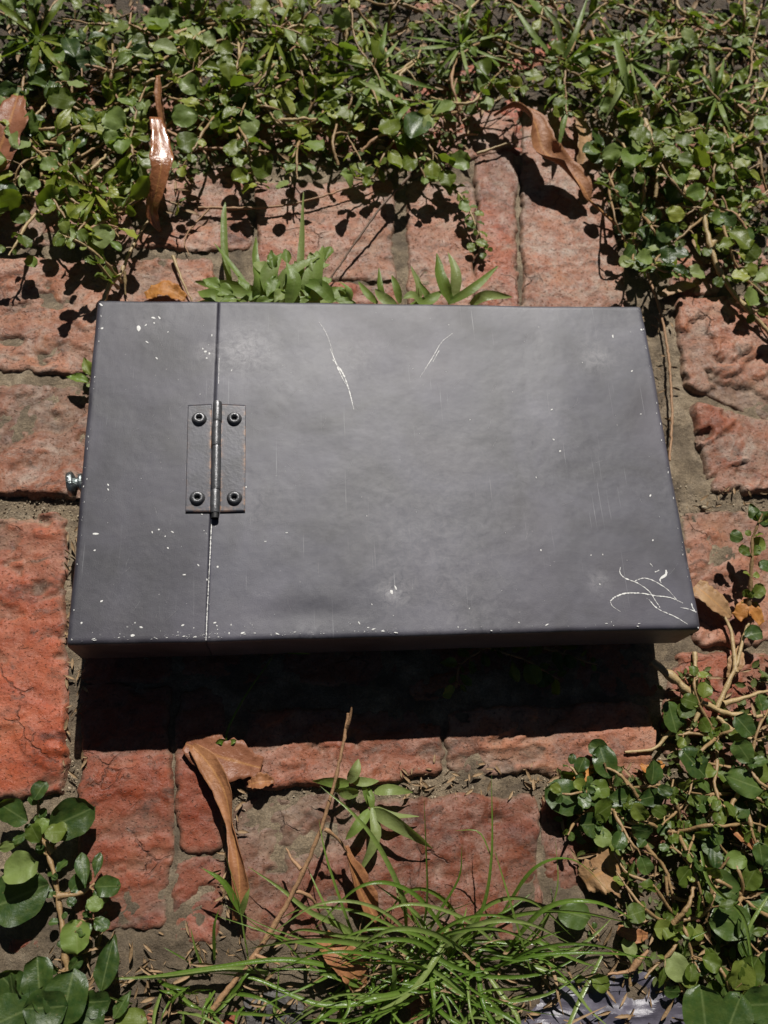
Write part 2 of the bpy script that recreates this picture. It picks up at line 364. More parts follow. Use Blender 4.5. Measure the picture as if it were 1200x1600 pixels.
BRICKS = [
 # photograph pixels                                            tint dz grain rough
 ([(-130,398),(335,405),(340,592),(-140,578)],                  PK,  .0005, .25, 1.2),
 ([(-140,600),(320,610),(330,780),(-150,774)],                  BR,  .001, .35, 1.2),
 ([(-80,808),(103,806),(106,1242),(-95,1246)],                  RD,  .001, .1, 1.2),
 ([(-330,800),(-92,806),(-105,1246),(-360,1246)],               RD,  0, .1, 1.0),
 ([(128,1075),(268,1070),(270,1448),(118,1456)],                MR,  .0006, 0, .9),
 ([(128,820),(262,820),(268,1060),(128,1065)],                  MR,  0, 0, .9),
 ([(276,1078),(352,1076),(350,1334),(274,1336)],                MR,  .0006, .2, .8),
 ([(274,1343),(350,1341),(346,1470),(270,1474)],                (.66,.48,.42),  -.0004, .2, .9),
 ([(380,1108),(690,1104),(690,1216),(382,1240)],                (.78,.80,.80),  .0004, .1, 1.5),
 ([(696,1104),(1018,1096),(1010,1218),(700,1206)],              PK,  .0006, .1, 1.6),
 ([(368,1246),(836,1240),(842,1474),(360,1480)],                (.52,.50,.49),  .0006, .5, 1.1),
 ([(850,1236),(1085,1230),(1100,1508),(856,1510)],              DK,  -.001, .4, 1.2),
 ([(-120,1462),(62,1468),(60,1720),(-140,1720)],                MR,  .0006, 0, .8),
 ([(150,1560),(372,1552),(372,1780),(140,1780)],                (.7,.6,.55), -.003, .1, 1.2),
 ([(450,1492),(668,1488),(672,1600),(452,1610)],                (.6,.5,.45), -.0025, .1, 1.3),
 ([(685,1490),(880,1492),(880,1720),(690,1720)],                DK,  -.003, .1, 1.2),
 ([(740,236),(808,234),(812,640),(744,640)],                    (.92,.86,.84), .0008, 1.5, .6),
 ([(815,160),(912,168),(1030,640),(812,640)],                  PK, .001, .9, .35, 1.2),
 ([(634,288),(742,286),(742,600),(634,600)],                    PK,  .0006, .5, .5),
 ([(400,286),(612,284),(618,434),(402,438)],                    PK,  .0006, .2, .55),
 ([(402,444),(622,442),(626,620),(404,620)],                    (.92,.86,.84),  .0003, .2, .6),
 ([(215,258),(388,262),(390,392),(212,388)],                    PK,  0, .3, .9),
 ([(-140,250),(205,255),(200,386),(-150,384)],                  PK,  .0005, .2, 1.0),
 ([(640,180),(800,170),(806,228),(640,276)],                    PK,  0, .2, .7),
 ([(1056,470),(1198,462),(1212,660),(1068,602)],                PK,  .002, .9, 2.2),
 ([(1082,628),(1228,664),(1230,766),(1106,772)],                (.85,.92,.95),  .001, .6, 2.2),
 ([(1040,362),(1215,352),(1200,456),(1046,466)],                PK, 0, .4, 1.6),
 ([(1205,440),(1400,440),(1400,640),(1220,640)],                PK, 0, .4, 1.4),
 ([(1236,660),(1420,650),(1450,770),(1240,780)],                PK, 0, .4, 1.2),
 ([(1064,800),(1236,796),(1270,1010),(1088,1008)],              PK,  0, .8, 1.0),
 ([(1060,1016),(1275,1018),(1290,1150),(1030,1150)],            (.8,.72,.68),  0, .5, 1.0),
 ([(1246,796),(1470,790),(1500,1150),(1290,1160)],              PK,  0, .5, 1.0),
 ([(1022,1158),(1300,1158),(1310,1330),(1100,1226)],            BR,  -.001, .3, 1.2),
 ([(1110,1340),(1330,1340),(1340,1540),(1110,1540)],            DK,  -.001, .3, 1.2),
 # under the box
 ([(640,620),(980,640),(985,840),(640,830)], BR, -.002, .2, .6), ([(350,640),(630,630),(632,830),(350,840)], BR, -.002, .2, .6),
 ([(280,850),(620,845),(620,1068),(280,1066)], BR, -.002, .2, .6), ([(630,850),(1010,850),(1030,1088),(640,1094)], BR, -.002, .2, .8),
]
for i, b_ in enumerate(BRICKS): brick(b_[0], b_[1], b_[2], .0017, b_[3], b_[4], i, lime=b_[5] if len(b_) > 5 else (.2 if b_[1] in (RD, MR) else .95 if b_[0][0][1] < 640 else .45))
# rows under the weeds at the far side, and round the frame
k = 50
for r_, y0 in enumerate((130, 10, -110, -230)):
    for c_ in range(-2, 7):
        x0 = -60+c_*222+(r_%2)*100+rng.normal()*5
        if r_ == 0 and x0 > 620 and x0 < 1000: continue
        brick([(x0,y0),(x0+210,y0+rng.normal()*3),(x0+208,y0+110),(x0-2,y0+112)], [PK,BR,PK,RD][k%4], -.001, .0022 if r_ < 2 else .005, .3, 1.0, k); k += 1
for (x0, x1) in ((1006,1200),(1206,1420)):
    brick([(x0,246),(x1,244),(x1+8,346),(x0+14,350)], PK, -.001, .0022, .3, 1.2, k); k += 1
for xa, xb, ya, yb in ((-.75,-.43,-.45,.65), (.52,.8,-.45,.65), (-.75,.8,-.62,-.45), (-.75,.8,.67,.85)):
    yy = ya
    while yy < yb-.05:
        xx = xa+(int(yy*10)%2)*.1
        while xx < xb-.1:
            brick([(xx,yy+.098),(xx+.208,yy+.098),(xx+.208,yy),(xx,yy)], BR, -.001, .007, .2, .8, k, True); k += 1; xx += .22
        yy += .108

# grains of sand and grit in the joints
ico = np.array([[0,0,1],[.9,0,.1],[-.3,.85,0],[-.4,-.8,.1],[.1,.1,-.9]]); icf = np.array([[0,1,2],[0,2,3],[0,3,1],[4,2,1],[4,3,2],[4,1,3]])
def grains(n, regions, s0, s1, mat, name, z0=-.002):
    mb = MB(); Vs=[]; Fs=[]
    for i in range(n):
        a, b, c, d = regions[i % len(regions)]
        p = at(rng.uniform(a, c), rng.uniform(b, d)); s = s0+(s1-s0)*rng.random()**3
        A = Matrix.Rotation(rng.random()*6.28, 3, Vector(rng.normal(size=3)).normalized())
        Vs.append((ico*s*rng.uniform(.5,1.2,3)) @ np.array(A) + [p[0], p[1], z0+s*.5]); Fs.append(icf+5*i)
    o = link(name, mesh(name, np.vstack(Vs), np.vstack(Fs), False), mat); tag(o, kind='stuff'); return o
g = grains(5200, [(990,400,1062,800),(1040,750,1200,810),(0,570,140,604),(0,768,130,812),(96,806,132,1240),(100,1180,360,1260),(620,1195,1000,1262),(60,1430,350,1600),
     (345,1240,385,1500),(0,0,1200,1600),(800,1450,1100,1600),(850,1190,1020,1260),(604,280,640,470),(1000,1140,1200,1300),(380,1226,700,1252)], .0003, .0014, GRIT, 'grit', -.0028)
g['label'] = 'pale sand grains and grit lying in the brick joints'

# ---------------------------------------------------------------- the box
BW, BL_, BH = .400, .2481, .070
SK = .041                                       # height of the side walls
x0b, x1b, y0b, y1b = -BW/2, BW/2, -BL_/2, BL_/2
z_top = BH
box = empty('metal_box', (0, 0, 0), 'scratched charcoal painted steel box with a side hinge, standing just off the bricks', 'box')
sx_a, sx_b = at(341.5, 476, BH)[0], at(321.5, 1003, BH)[0]
sy_a, sy_b = y1b, y0b
def seam_x(y): return sx_b+(sx_a-sx_b)*(y-sy_b)/(sy_a-sy_b)
smudges = [((378,548),.020,.8),((320,550),.008,.55),((615,925),.008,.7),((480,1000),.010,.5),((935,910),.007,.6),((700,900),.05,.30),((620,860),.055,.22),((800,780),.05,.16),
           ((640,700),.05,.18),((860,680),.035,.22),((1000,540),.03,.18),((740,985),.03,.3),((560,560),.02,.25),((640,530),.03,.2),((400,780),.02,.25),((1020,760),.03,.2),((930,560),.012,.4),
           ((170,940),.02,.12),((230,500),.012,.35),((950,470),.04,.2),((480,540),.03,.16),((380,960),.03,.14)]
def panel(name, xa, xb, left):
    """a sheet steel panel: flat top, edges rolled over into side walls on the outer sides"""
    r = .0032; arc = r*math.pi/2; st = .0016
    lo = -(arc+SK-r) if left else 0.0
    n = int((xb-xa)/st)
    inner = np.linspace(0, 1, n)
    out = np.concatenate([np.linspace(0, arc, 6)[1:], arc+np.linspace(0, SK-r, 14)[1:]])
    # parameters: signed overhang beyond the flat part
    su = np.concatenate([-out[::-1], inner*0, []]) if left else np.concatenate([inner*0, out])
    fu = np.concatenate([np.zeros(len(out)), inner]) if left else np.concatenate([inner, np.ones(len(out))])
    m = int((y1b-y0b)/st); iv = np.linspace(0, 1, m)
    sv = np.concatenate([-out[::-1], iv*0, out]); fv = np.concatenate([np.zeros(len(out)), iv, np.ones(len(out))])
    SU, SV = np.meshgrid(su, sv, indexing='ij'); FU, FV = np.meshgrid(fu, fv, indexing='ij')
    def roll(s):
        a = np.abs(s); sg = np.sign(s); th = np.clip(a/r, 0, math.pi/2)
        return sg*r*np.sin(th), r*(1-np.cos(th))+np.maximum(a-arc, 0)
    dx, hx = roll(SU); dy, hy = roll(SV)
    yy = (y0b+r)+FV*(y1b-y0b-2*r)+dy
    sx = seam_x(yy)
    if left: xl = xa+r; xx = xl+FU*(sx-.00014-xl)+dx
    else: xr = xb-r; xx = (sx+.00014)+FU*(xr-sx-.00014)+dx
    z = BH-np.minimum(hx+hy, SK)
    flat = (hx+hy) < 1e-6
    # hand-made unevenness: shallow dents, wavy edges
    z = z + .0007*fbm(xx*9, yy*9, 21, 3)*np.exp(-(hx+hy)/.01)*.9
    ew = .0006*fbm(xx*30, yy*30, 25, 3); 
    xx = xx+np.where(np.abs(SU) > 0, ew*np.sign(SU), 0); yy = yy+np.where(np.abs(SV) > 0, (.0007*fbm(xx*26, yy*3, 26, 4))*np.sign(SV), 0)
    seam_in = np.abs(xx-sx); z = z-.00012*np.exp(-seam_in/.0004)*((hx+hy) < .001)
    z = z - .0007*np.exp(-((xx+.055)**2/.0008+(yy+.108)**2/.00006))*(hy < .001)*np.where(left, 0, 1)
    dust = np.zeros_like(xx)
    for (c, rad, a) in smudges:
        p = at(c[0], c[1], BH); dust += a*(.45 if rad > .025 else 1)*np.exp(-((xx-p[0])**2+(yy-p[1])**2)/rad**2)
    edge = np.exp(-np.minimum(np.minimum(xx-x0b, x1b-xx), np.minimum(yy-y0b, y1b-yy)).clip(0)/.003)
    dust = dust*(hx+hy < .002) + .35*edge*(hx+hy < .004)*smooth(.1, .6, fbm(xx*60, yy*60, 33, 3)) + .03
    F4 = gridfaces(len(su), len(sv))
    bad = (np.abs(SU) > arc+1e-6) & (np.abs(SV) > 1e-9) | (np.abs(SV) > arc+1e-6) & (np.abs(SU) > 1e-9) & (np.abs(SU) > arc*.99)
    bad = (hx+hy > SK+1e-5)
    bf = bad.ravel()[F4].all(1)
    o = link(name, mesh(name, np.stack([xx,yy,z],-1).reshape(-1,3), F4[~bf], True, {'dust': dust.ravel()}), PAINT, box)
    sol = o.modifiers.new('sheet', 'SOLIDIFY'); sol.thickness = .0009; sol.offset = 1 if False else -1
    return o
fixed = panel('fixed_panel', x0b, None, True) if False else None
fixed = panel('fixed_panel', x0b, sx_a, True)
lid = panel('lid', sx_a, x1b, False)
fixed.color = (.74, .72, .74, 1); lid['label'] = 'wide hinged right-hand lid panel with white scratches'

def boxmesh(name, c, s, mat, parent, bev=.0005, seg=2, attr=None):
    import bmesh
    bm = bmesh.new(); bmesh.ops.create_cube(bm, size=1)
    for v in bm.verts: v.co = Vector((v.co.x*s[0]+c[0], v.co.y*s[1]+c[1], v.co.z*s[2]+c[2]))
    if bev: bmesh.ops.bevel(bm, geom=list(bm.edges), offset=bev, segments=seg, affect='EDGES')
    me = bpy.data.meshes.new(name); bm.to_mesh(me); bm.free()
    return link(name, me, mat, parent)
under = boxmesh('base_plate', (0, 0, BH-SK+.003), (BW-.006, BL_-.006, .0016), BLACK, box, 0)
for sx in (-1, 1):
    for sy in (-1, 1):
        mb = MB(); mb.tube([(sx*.165, sy*.085, z) for z in np.linspace(BH-SK+.003, .001, 4)], [.009,.009,.008,.0075], 16); mb.build('foot', BLACK, box)

# seam: bare bright edge of the lid, visible in the lower half
def strip(mb, pts, wds, z=BH+.00022, world=False, n=None):
    P = np.array([list(at(p[0], p[1], BH)[:2])+[z] for p in pts]) if not world else np.array(pts, float)
    n = n or max(8, int(np.linalg.norm(np.diff(P, axis=0), axis=1).sum()/.0009))
    P = cr(P, n); T = nrm(np.gradient(P, axis=0)); S = np.stack([-T[:,1], T[:,0], 0*T[:,0]], 1)
    wd = np.interp(np.linspace(0,1,n), np.linspace(0,1,len(wds)), wds)*(.30+.95*rng.random(n))*np.where(rng.random(n) < .08, .1, 1)
    P = P+S*rng.normal(size=(n,1))*.00006
    z_ = .0007*fbm(P[:,0]*9, P[:,1]*9, 21, 3)*.9; P[:,2] += z_
    V = np.stack([P-S*wd[:,None]/2, P+S*wd[:,None]/2], 1)
    mb.add(V.reshape(-1,3), gridfaces(n, 2))
q7 = lambda L_: [(900+x/3.478, 780+y/3.478) for x, y in L_]
SCR = [([(498,503),(510,522),(520,550)], [.0002,.0004,.0002]), ([(520,562),(536,584),(546,612),(553,640)], [.0006,.0012,.0009,.0003]),
 ([(516,545),(530,580),(540,600)], [.0004,.0010,.0003]),
 ([(707,521),(690,535),(675,560),(656,590)], [.0003,.0004,.0005,.0002]), ([(686,548),(676,566)], [.0006,.0002]),
 (q7([(240,370),(238,400),(265,430),(330,455),(395,500),(430,550),(455,590)]), [.0003,.0008,.0008,.0006,.0006,.0005]),
 (q7([(185,555),(215,530),(270,512),(350,512),(430,525),(510,535),(580,565)]), [.0008,.0009,.0009,.0008,.0006,.0005,.0004]),
 (q7([(320,445),(360,430),(400,435),(450,460),(500,495),(540,540),(552,556)]), [.0005,.0006,.0006,.0005,.0005,.0002]),
 (q7([(395,545),(430,585),(470,610),(540,640),(605,680)]), [.0004,.0009,.0007,.0006,.0003]),
 (q7([(185,560),(200,585),(240,612)]), [.0006,.0004,.0002]), (q7([(565,588),(620,600),(655,615)]), [.0003,.0006,.0006]), (q7([(622,570),(650,618)]), [.0005,.0006]),
 (q7([(488,385),(488,410),(456,435),(462,455)]), [.0016,.0018,.001,.0006]), (q7([(428,397),(452,386)]), [.0009,.0006]), (q7([(402,350),(416,366)]), [.0006,.0003])]
for pts, wd in SCR:
    mb = MB(); strip(mb, pts, wd); mb.build('scratch', CHIP, lid)
mb = MB(); strip(mb, [(331.0,806),(329.0,850),(326.5,900),(324,950),(321.8,1000)], [.0006,.0008,.0005,.0006,.0007], n=180); mb.build('bare_edge', CHIP, lid)
mb = MB(); strip(mb, [(342.5,560),(341.5,600)], [.0003,.0003]); mb.build('bare_edge', CHIP, lid)
# chipped paint flecks
Vc=[]; Fc=[]; nc=0
def fleck(px, py, w, h, ang, z=None, world=None):
    global nc
    p = at(px, py, BH) if world is None else world
    zz = (BH+.0002+.00063*float(fbm(np.array(p[0]*9), np.array(p[1]*9), 21, 3))) if z is None else z
    k = 7; a = np.linspace(0, 2*math.pi, k, endpoint=False)+rng.random(); rr = .6+.6*rng.random(k)
    x, y = np.cos(a)*w/2*rr, np.sin(a)*h/2*rr; c, s = math.cos(ang), math.sin(ang)
    V = np.stack([p[0]+x*c-y*s, p[1]+x*s+y*c, np.full(k, zz)], 1)
    Vc.append(np.vstack([V, [[p[0], p[1], zz+.0001]]])); Fc.append(np.array([[nc+i, nc+(i+1)%k, nc+k] for i in range(k)])); nc += k+1
for (px, py, w, h, a) in [(217,513,.0028,.0050,.2),(240,497,.0034,.0024,-.4),(249,497,.0014,.0030,.5),(228,508,.0010,.0026,-.6),(241,505,.001,.0018,.3),(150,834,.0044,.0018,-.1),(148,860,.0016,.001,.2),
      (321,550,.0018,.0022,.2),(327,553,.0014,.0028,.3),(317,546,.001,.002,.1),(323,560,.0012,.0016,0),(331,525,.0008,.0024,0),(230,535,.001,.003,.9),(245,560,.001,.0024,.7),(159,513,.0022,.0018,.3),(158,476,.003,.0016,-.6),
      (169,758,.0010,.0022,.5),(169,765,.0010,.0018,.5),(238,832,.0008,.0022,.4),(269,831,.001,.0022,1),(262,856,.001,.0016,.9),(288,898,.0030,.001,0),(612,925,.002,.003,.1),(618,918,.0012,.003,.3),
      (845,860,.001,.0018,0),(862,640,.0016,.001,.5),(987,580,.0020,.0010,.6),(1002,515,.0018,.002,0),(1001,647,.0014,.001,.4),(937,913,.001,.001,0),(1020,844,.0012,.0014,0),(258,838,.0008,.0012,0)]:
    fleck(px, py, w, h, a)
for i in range(150):        # scattered tiny flecks, thickest near the near edge and the seam
    a = rng.random()
    if a < .42: px, py = rng.uniform(110, 1080), rng.uniform(972, 1003)-0*rng.random()
    elif a < .6: px, py = rng.normal(325, 14), rng.uniform(480, 1000)
    else: px, py = rng.uniform(140, 1040), rng.uniform(480, 1000)
    P = at(px, py, BH)
    if not (x0b+.004 < P[0] < x1b-.004 and y0b+.004 < P[1] < y1b-.004): continue
    s = .0003+.0011*rng.random()**3; fleck(px, py, s, s*(1+1.5*rng.random()), rng.normal()*.8)
for i in range(150):        # on the rolled edges
    c = rng.random()
    if c < .62:
        xx = x0b+BW*(rng.beta(1.2,1.8) if c < .4 else rng.choice([.16,.19,.2,.46,.48]) + rng.normal()*.022); P = (xx, y0b+.0022+rng.random()*.003); z = BH+.00012-.0
        if xx < x0b or xx > x1b: continue
    elif c < .85: P = (x1b-.0022-rng.random()*.002, y0b+BL_*rng.random()); z = BH
    else: P = (x0b+.0022+rng.random()*.002, y0b+BL_*rng.random()); z = BH
    z = BH+.0003+.00063*float(fbm(np.array(P[0]*9), np.array(P[1]*9), 21, 3))
    s = .0004+.0013*rng.random()**3; fleck(0, 0, s*rng.uniform(.8, 2.6), s*.55, rng.normal()*.25+(0 if c < .62 else 1.57), z, P)
o = link('paint_chips', mesh('paint_chips', np.vstack(Vc), np.vstack(Fc), False), CHIP, box); o['kind'] = 'stuff'

# hairline scuffs all over the top
mb = MB()
for i in range(120):
    px, py = (rng.uniform(360, 1050), rng.uniform(485, 985)) if rng.random() < .75 else (rng.uniform(150, 320), rng.uniform(485, 990))
    if rng.random() < .3: px, py = rng.normal(430, 60), rng.normal(640, 90)
    a = rng.choice([-.9, -.7, .6, 1.2])+rng.normal()*.3; L = rng.uniform(6, 34)**1.0; c_ = rng.normal()*.15
    pts = [(px, py), (px+math.cos(a)*L/2+c_*L*.3, py+math.sin(a)*L/2), (px+math.cos(a)*L, py+math.sin(a)*L)]
    W_ = [at(*q, BH) for q in pts]
    if all(x0b+.004 < q[0] < x1b-.004 and y0b+.004 < q[1] < y1b-.004 for q in W_): strip(mb, pts, [.00004, .00016, .00005], z=BH+.00018)
o = mb.build('hairline_scuffs', m_plain('scuffed_paint', (.24, .235, .245), .5, 0, .5, 700), box); o['kind'] = 'stuff'

# hinge: two plates, knuckles, pin, four tubular rivets
HZ = BH+.0006
def hplate(name, quad, edge_side):
    P = np.array([at(*p, BH)[:2] for p in quad]); nu, nv = 34, 56
    U, Vv = np.meshgrid(np.linspace(0,1,nu), np.linspace(0,1,nv), indexing='ij')
    XY = ((1-U)*(1-Vv))[...,None]*P[0]+(U*(1-Vv))[...,None]*P[1]+(U*Vv)[...,None]*P[2]+((1-U)*Vv)[...,None]*P[3]
    z = np.full(U.shape, HZ+.0004)
    e = np.zeros_like(U)
    for d, a in ((U, 1 if edge_side > 0 else .25), (1-U, 1 if edge_side < 0 else .9), (Vv, .15), (1-Vv, .4)): e = np.maximum(e, a*np.exp(-d*(.017 if d is U or edge_side is None else .017)/.0009))
    if edge_side > 0: e = np.maximum(e, np.exp(-U/.05)*1.0)
    else: e = np.maximum(e, np.exp(-(1-U)/.05)*1.0)
    me = mesh(name, np.concatenate([XY, z[...,None]], -1).reshape(-1,3), gridfaces(nu, nv)[:, ::-1], True, {'edge': e.ravel()})
    o = link(name, me, HINGE, hinge); m_ = o.modifiers.new('plate', 'SOLIDIFY'); m_.thickness = .0009; m_.offset = -1
    return o
hinge = bpy.data.objects.new('hinge', None); C.objects.link(hinge); hinge.parent = box; hinge['label'] = 'small butt hinge with four hollow rivets across the seam'
hplate('hinge_leaf', [(294,634),(331,632),(329,801),(290,801)], -1)
hplate('hinge_leaf', [(345,632),(384,634),(383,800),(344,801)], 1)
pa, pb = at(339.5,628,BH+.003), at(336,804,BH+.003); pa[2] = pb[2] = BH+.0026
kn = [0, .19, .40, .745-.0, .99]
for i in range(4):
    t0, t1 = [0, .185, .405, .79][i], [.18, .40, .785, .985][i]
    t = np.linspace(t0, t1, 9); P = pa[None]*(1-t[:,None])+pb[None]*t[:,None]; P[:,0] += (-1)**i*.00016
    mb = MB(); rr = np.full(9, .0031); rr[0] = rr[-1] = .0028; mb.tube(P, rr, 18, bumpy=.05, seed=i); mb.build('knuckle', RIVET, hinge)
mb = MB(); mb.tube([pa*(1-t)+pb*t for t in (-.005, .5, 1.03)], .0024, 14); mb.build('hinge_pin', BLACK, hinge)
def lathe(prof, k=24):
    a = np.linspace(0, 2*math.pi, k, endpoint=False); n = len(prof); pr = np.array(prof)
    V = np.stack([pr[:,None,0]*np.cos(a), pr[:,None,0]*np.sin(a), pr[:,None,1]+0*a], -1).reshape(-1,3)
    i, j = np.meshgrid(np.arange(n-1), np.arange(k), indexing='ij'); j2 = (j+1)%k
    return V, np.stack([i*k+j, i*k+j2, (i+1)*k+j2, (i+1)*k+j], -1).reshape(-1,4)
V, Fq = lathe([(.0052,0),(.0047,.0010),(.0042,.0022),(.0034,.0029),(.0026,.0030),(.0019,.0028),(.0016,.0018),(.0015,.0004),(.00001,.0003)])
rme = mesh('rivet', V, Fq); rme.materials.append(RIVET)
dme = None
for (px, py) in ((311,653),(366,653),(308,777),(366,777)):
    o = link('rivet', rme, RIVET, hinge); p = at(px, py, HZ+.002); o.location = (p[0], p[1], HZ+.0002); o.rotation_euler = (rng.normal()*.05, rng.normal()*.05, rng.random()*6)
    V2, F2 = lathe([(.0017,.0006),(.00001,.0006)], 12) if dme is None else (None, None)
    if dme is None: dme = mesh('rivet_hole', V2, F2); dme.materials.append(BLACK)
    h = link('rivet_hole', dme, BLACK, o)
# zinc bolt on the left side wall
V, Fq = lathe([(.00001,.0120),(.0035,.0120),(.0042,.0128),(.0078,.0122),(.0086,.0108),(.0086,.0085),(.0076,.0078),(.0044,.0066),(.0042,.0052),(.0066,.0046),(.0066,.0022),(.0042,.0018),(.0042,0)], 28)
# x axis outwards to the left
V = np.stack([-V[:,2], V[:,0], V[:,1]*.96], 1)
kb = link('side_bolt', mesh('side_bolt', V, Fq[:, ::-1]), STEEL, box); pk = at(131, 752, .055)
kb.location = (x0b-.0004, pk[1], .053); kb.rotation_euler = (0, .05, .16)

# ---------------------------------------------------------------- leaves and plants
def leafmesh(name, L, W, fold, bend, notch, seed, kind='round', wavy=.0, nu=13, nv=7):
    """a leaf along +X from its base at the origin; rounded outline, keel, slight waves"""
    r = np.random.default_rng(seed); u = np.linspace(0, 1, nu)
    if kind == 'round': prof = np.sqrt(np.clip(1-(2*np.clip((u-.03)/.97,0,1)-1)**2, 0, 1))*(1+.15*(u-.4)); prof = prof**.85
    elif kind == 'spoon': prof = np.clip(np.sin(np.pi*u**1.55), 0, 1)**.75
    else: prof = np.sin(np.pi*np.clip(u, 0, 1)**.75)**.9
    prof[0] = .10; prof[-1] = .04
    ep = r.random(2)*6.28; ea = r.uniform(.5, 1.6, 2); edge = np.stack([1+.07*np.sin(u*4.5*ea[q]+ep[q])+.035*np.sin(u*11+ep[1-q]) for q in range(2)])
    t = np.linspace(-1, 1, nv); U, T = np.meshgrid(u, t, indexing='ij')
    eg = np.where(T < 0, edge[0][:,None], edge[1][:,None])
    x = U*L*(1-notch*np.clip(1-np.abs(T)*2, 0, 1)*(U > .93)); y = T*prof[:,None]*W/2*eg
    z = np.abs(y)*fold + bend*L*(U**2)*-1 + wavy*L*fbm(U*3+seed, T*1.5, seed)*np.abs(T)
    pet = 0
    me = mesh(name, np.stack([x,y,z],-1).reshape(-1,3), gridfaces(nu, nv), True, {'across': np.abs(T).ravel()})
    return me
ROUND, SPOON = [], []
for i in range(16):
    r = random.Random(i)
    ROUND.append(leafmesh('leaf', 1, r.uniform(.72, .95), r.uniform(-.12, .35), r.uniform(-.05, .22), r.choice([0,.06,.12]), i, 'round', .24))
    SPOON.append(leafmesh('leaf', 1, r.uniform(.46, .64), r.uniform(.0, .5), r.uniform(-.05, .30), 0, 40+i, r.choice(['spoon','spoon','lance']), .22))
MS = {}
def leafset(mat):
    if mat.name not in MS:
        MS[mat.name] = []
        for m_ in ROUND+SPOON:
            c = m_.copy(); c.materials.clear(); c.materials.append(mat); MS[mat.name].append(c)
    return MS[mat.name]
def put_leaf(parent, p, d, size, nrmv, mat, which=None, name='leaf'):
    """leaf with its base at p, pointing along d, its upper face towards nrmv"""
    S = leafset(mat); me = S[random.randrange(16) if which == 'round' else 16+random.randrange(16) if which == 'spoon' else random.randrange(32)]
    d = Vector(d).normalized(); n = Vector(nrmv); n = (n-d*n.dot(d)).normalized(); y = n.cross(d)
    o = bpy.data.objects.new(name, me); C.objects.link(o); o.parent = parent
    b = Vector(parent.location); R = Matrix((d, y, n)).transposed().to_4x4()
    o.matrix_local = Matrix.Translation(Vector(p)-b) @ R @ Matrix.Diagonal((size, size, size, 1))
    return o
def plant(name, label, paths, cat='weed', group=None, leafmat=LEAF, stemmat=STEM, size=.012, gap=.009, r=.0011, mask=None, which=None, z0=.002, extra=(), side=True, alt=None):
    """paths: lists of (px, py, z) - each a creeping stem with leaves in pairs at its nodes"""
    W = [[at(p[0], p[1], p[2]) for p in pth] for pth in paths]
    root = empty(name, W[0][0], label, cat, group); nl = 0
    for k_, P in enumerate(W):
        ln = sum(np.linalg.norm(np.array(P[i+1])-P[i]) for i in range(len(P)-1)); n = max(6, int(ln/.004))
        Q = cr(P, n); jit = np.cumsum(rng.normal(size=(n,3))*.00035, 0); Q = Q+jit-jit[:1]*1
        Q[:,2] = np.maximum(Q[:,2], .001)
        if mask is not None:                       # a stem ends with its leaves
            ok_ = [i for i in range(n) if mask(*pix(Q[i]))]
            if not ok_ or ok_[-1] < 4: continue
            Q = Q[:ok_[-1]+1]; n = len(Q)
        mb = MB(); rr = np.linspace(r, r*.45, n); node = np.zeros(n); step = max(2, int(gap/.004)); node[::step] = 1
        mb.tube(Q, rr*(1+.45*node), 6)
        T = nrm(np.gradient(Q, axis=0))
        for i in range(1, n, step):
            frac = i/n; sgn = 1 if (i//step)%2 else -1
            nn = 2 if rng.random() < .7 else 3
            for j in range(nn):
                S = np.cross(T[i], [0,0,1]); a = (sgn if j == 0 else -sgn)*rng.uniform(.5, 1.25)
                d = T[i]*math.cos(a)+S*math.sin(a)+np.array([0,0,rng.uniform(.0,.7)]); d = d/np.linalg.norm(d)
                s = size*(.45+1.0*rng.random()**1.4)*(1-.3*frac)
                if mask is not None:
                    q = pix(Q[i]+d*s*.5)
                    if not mask(q[0], q[1]): continue
                pl = rng.uniform(.1, .5)*s
                b0 = Q[i]; b1 = b0+d*pl+np.array([0,0,pl*.3])
                if pl > .0025: mb.tube([b0, (b0+b1)/2+[0,0,pl*.12], b1], r*.38, 4, False)
                up = np.array([0,0,1.])+rng.normal(size=3)*.5
                d2 = d*[1,1,.35]; put_leaf(root, b1, d2, s, up, (alt if alt is not None and rng.random() < .34 else leafmat), which); nl += 1
            if side and rng.random() < .22:   # a tuft of small young leaves
                for j in range(3):
                    a = rng.random()*6.28; d = np.array([math.cos(a), math.sin(a), .8])
                    p_ = Q[i]+[0,0,.002]; q = pix(p_)
                    if mask is not None and not mask(q[0], q[1]): continue
                    put_leaf(root, p_, d, size*rng.uniform(.3,.5), np.array([0,0,1.])+rng.normal(size=3)*.3, leafmat, which); nl += 1
        o = mb.build('stem', stemmat); shift(o, root)
    for (px, py, z, ang, s, wh, m_) in extra:    # single leaves placed by hand; ang in degrees, 0 = right, 90 = up in the picture
        a = math.radians(ang); d = np.array([math.cos(a), math.sin(a), .12]); c = at(px, py, z)
        put_leaf(root, c-d*s*.5, d, s, np.array([0,0,1.])+rng.normal(size=3)*.16, m_, wh); nl += 1
    return root
def inpoly(poly):
    P = np.array(poly, float)
    def f(x, y):
        c = False; j = len(P)-1
        for i in range(len(P)):
            if (P[i,1] > y) != (P[j,1] > y) and x < (P[j,0]-P[i,0])*(y-P[i,1])/(P[j,1]-P[i,1])+P[i,0]: c = not c
            j = i
        return c
    return f
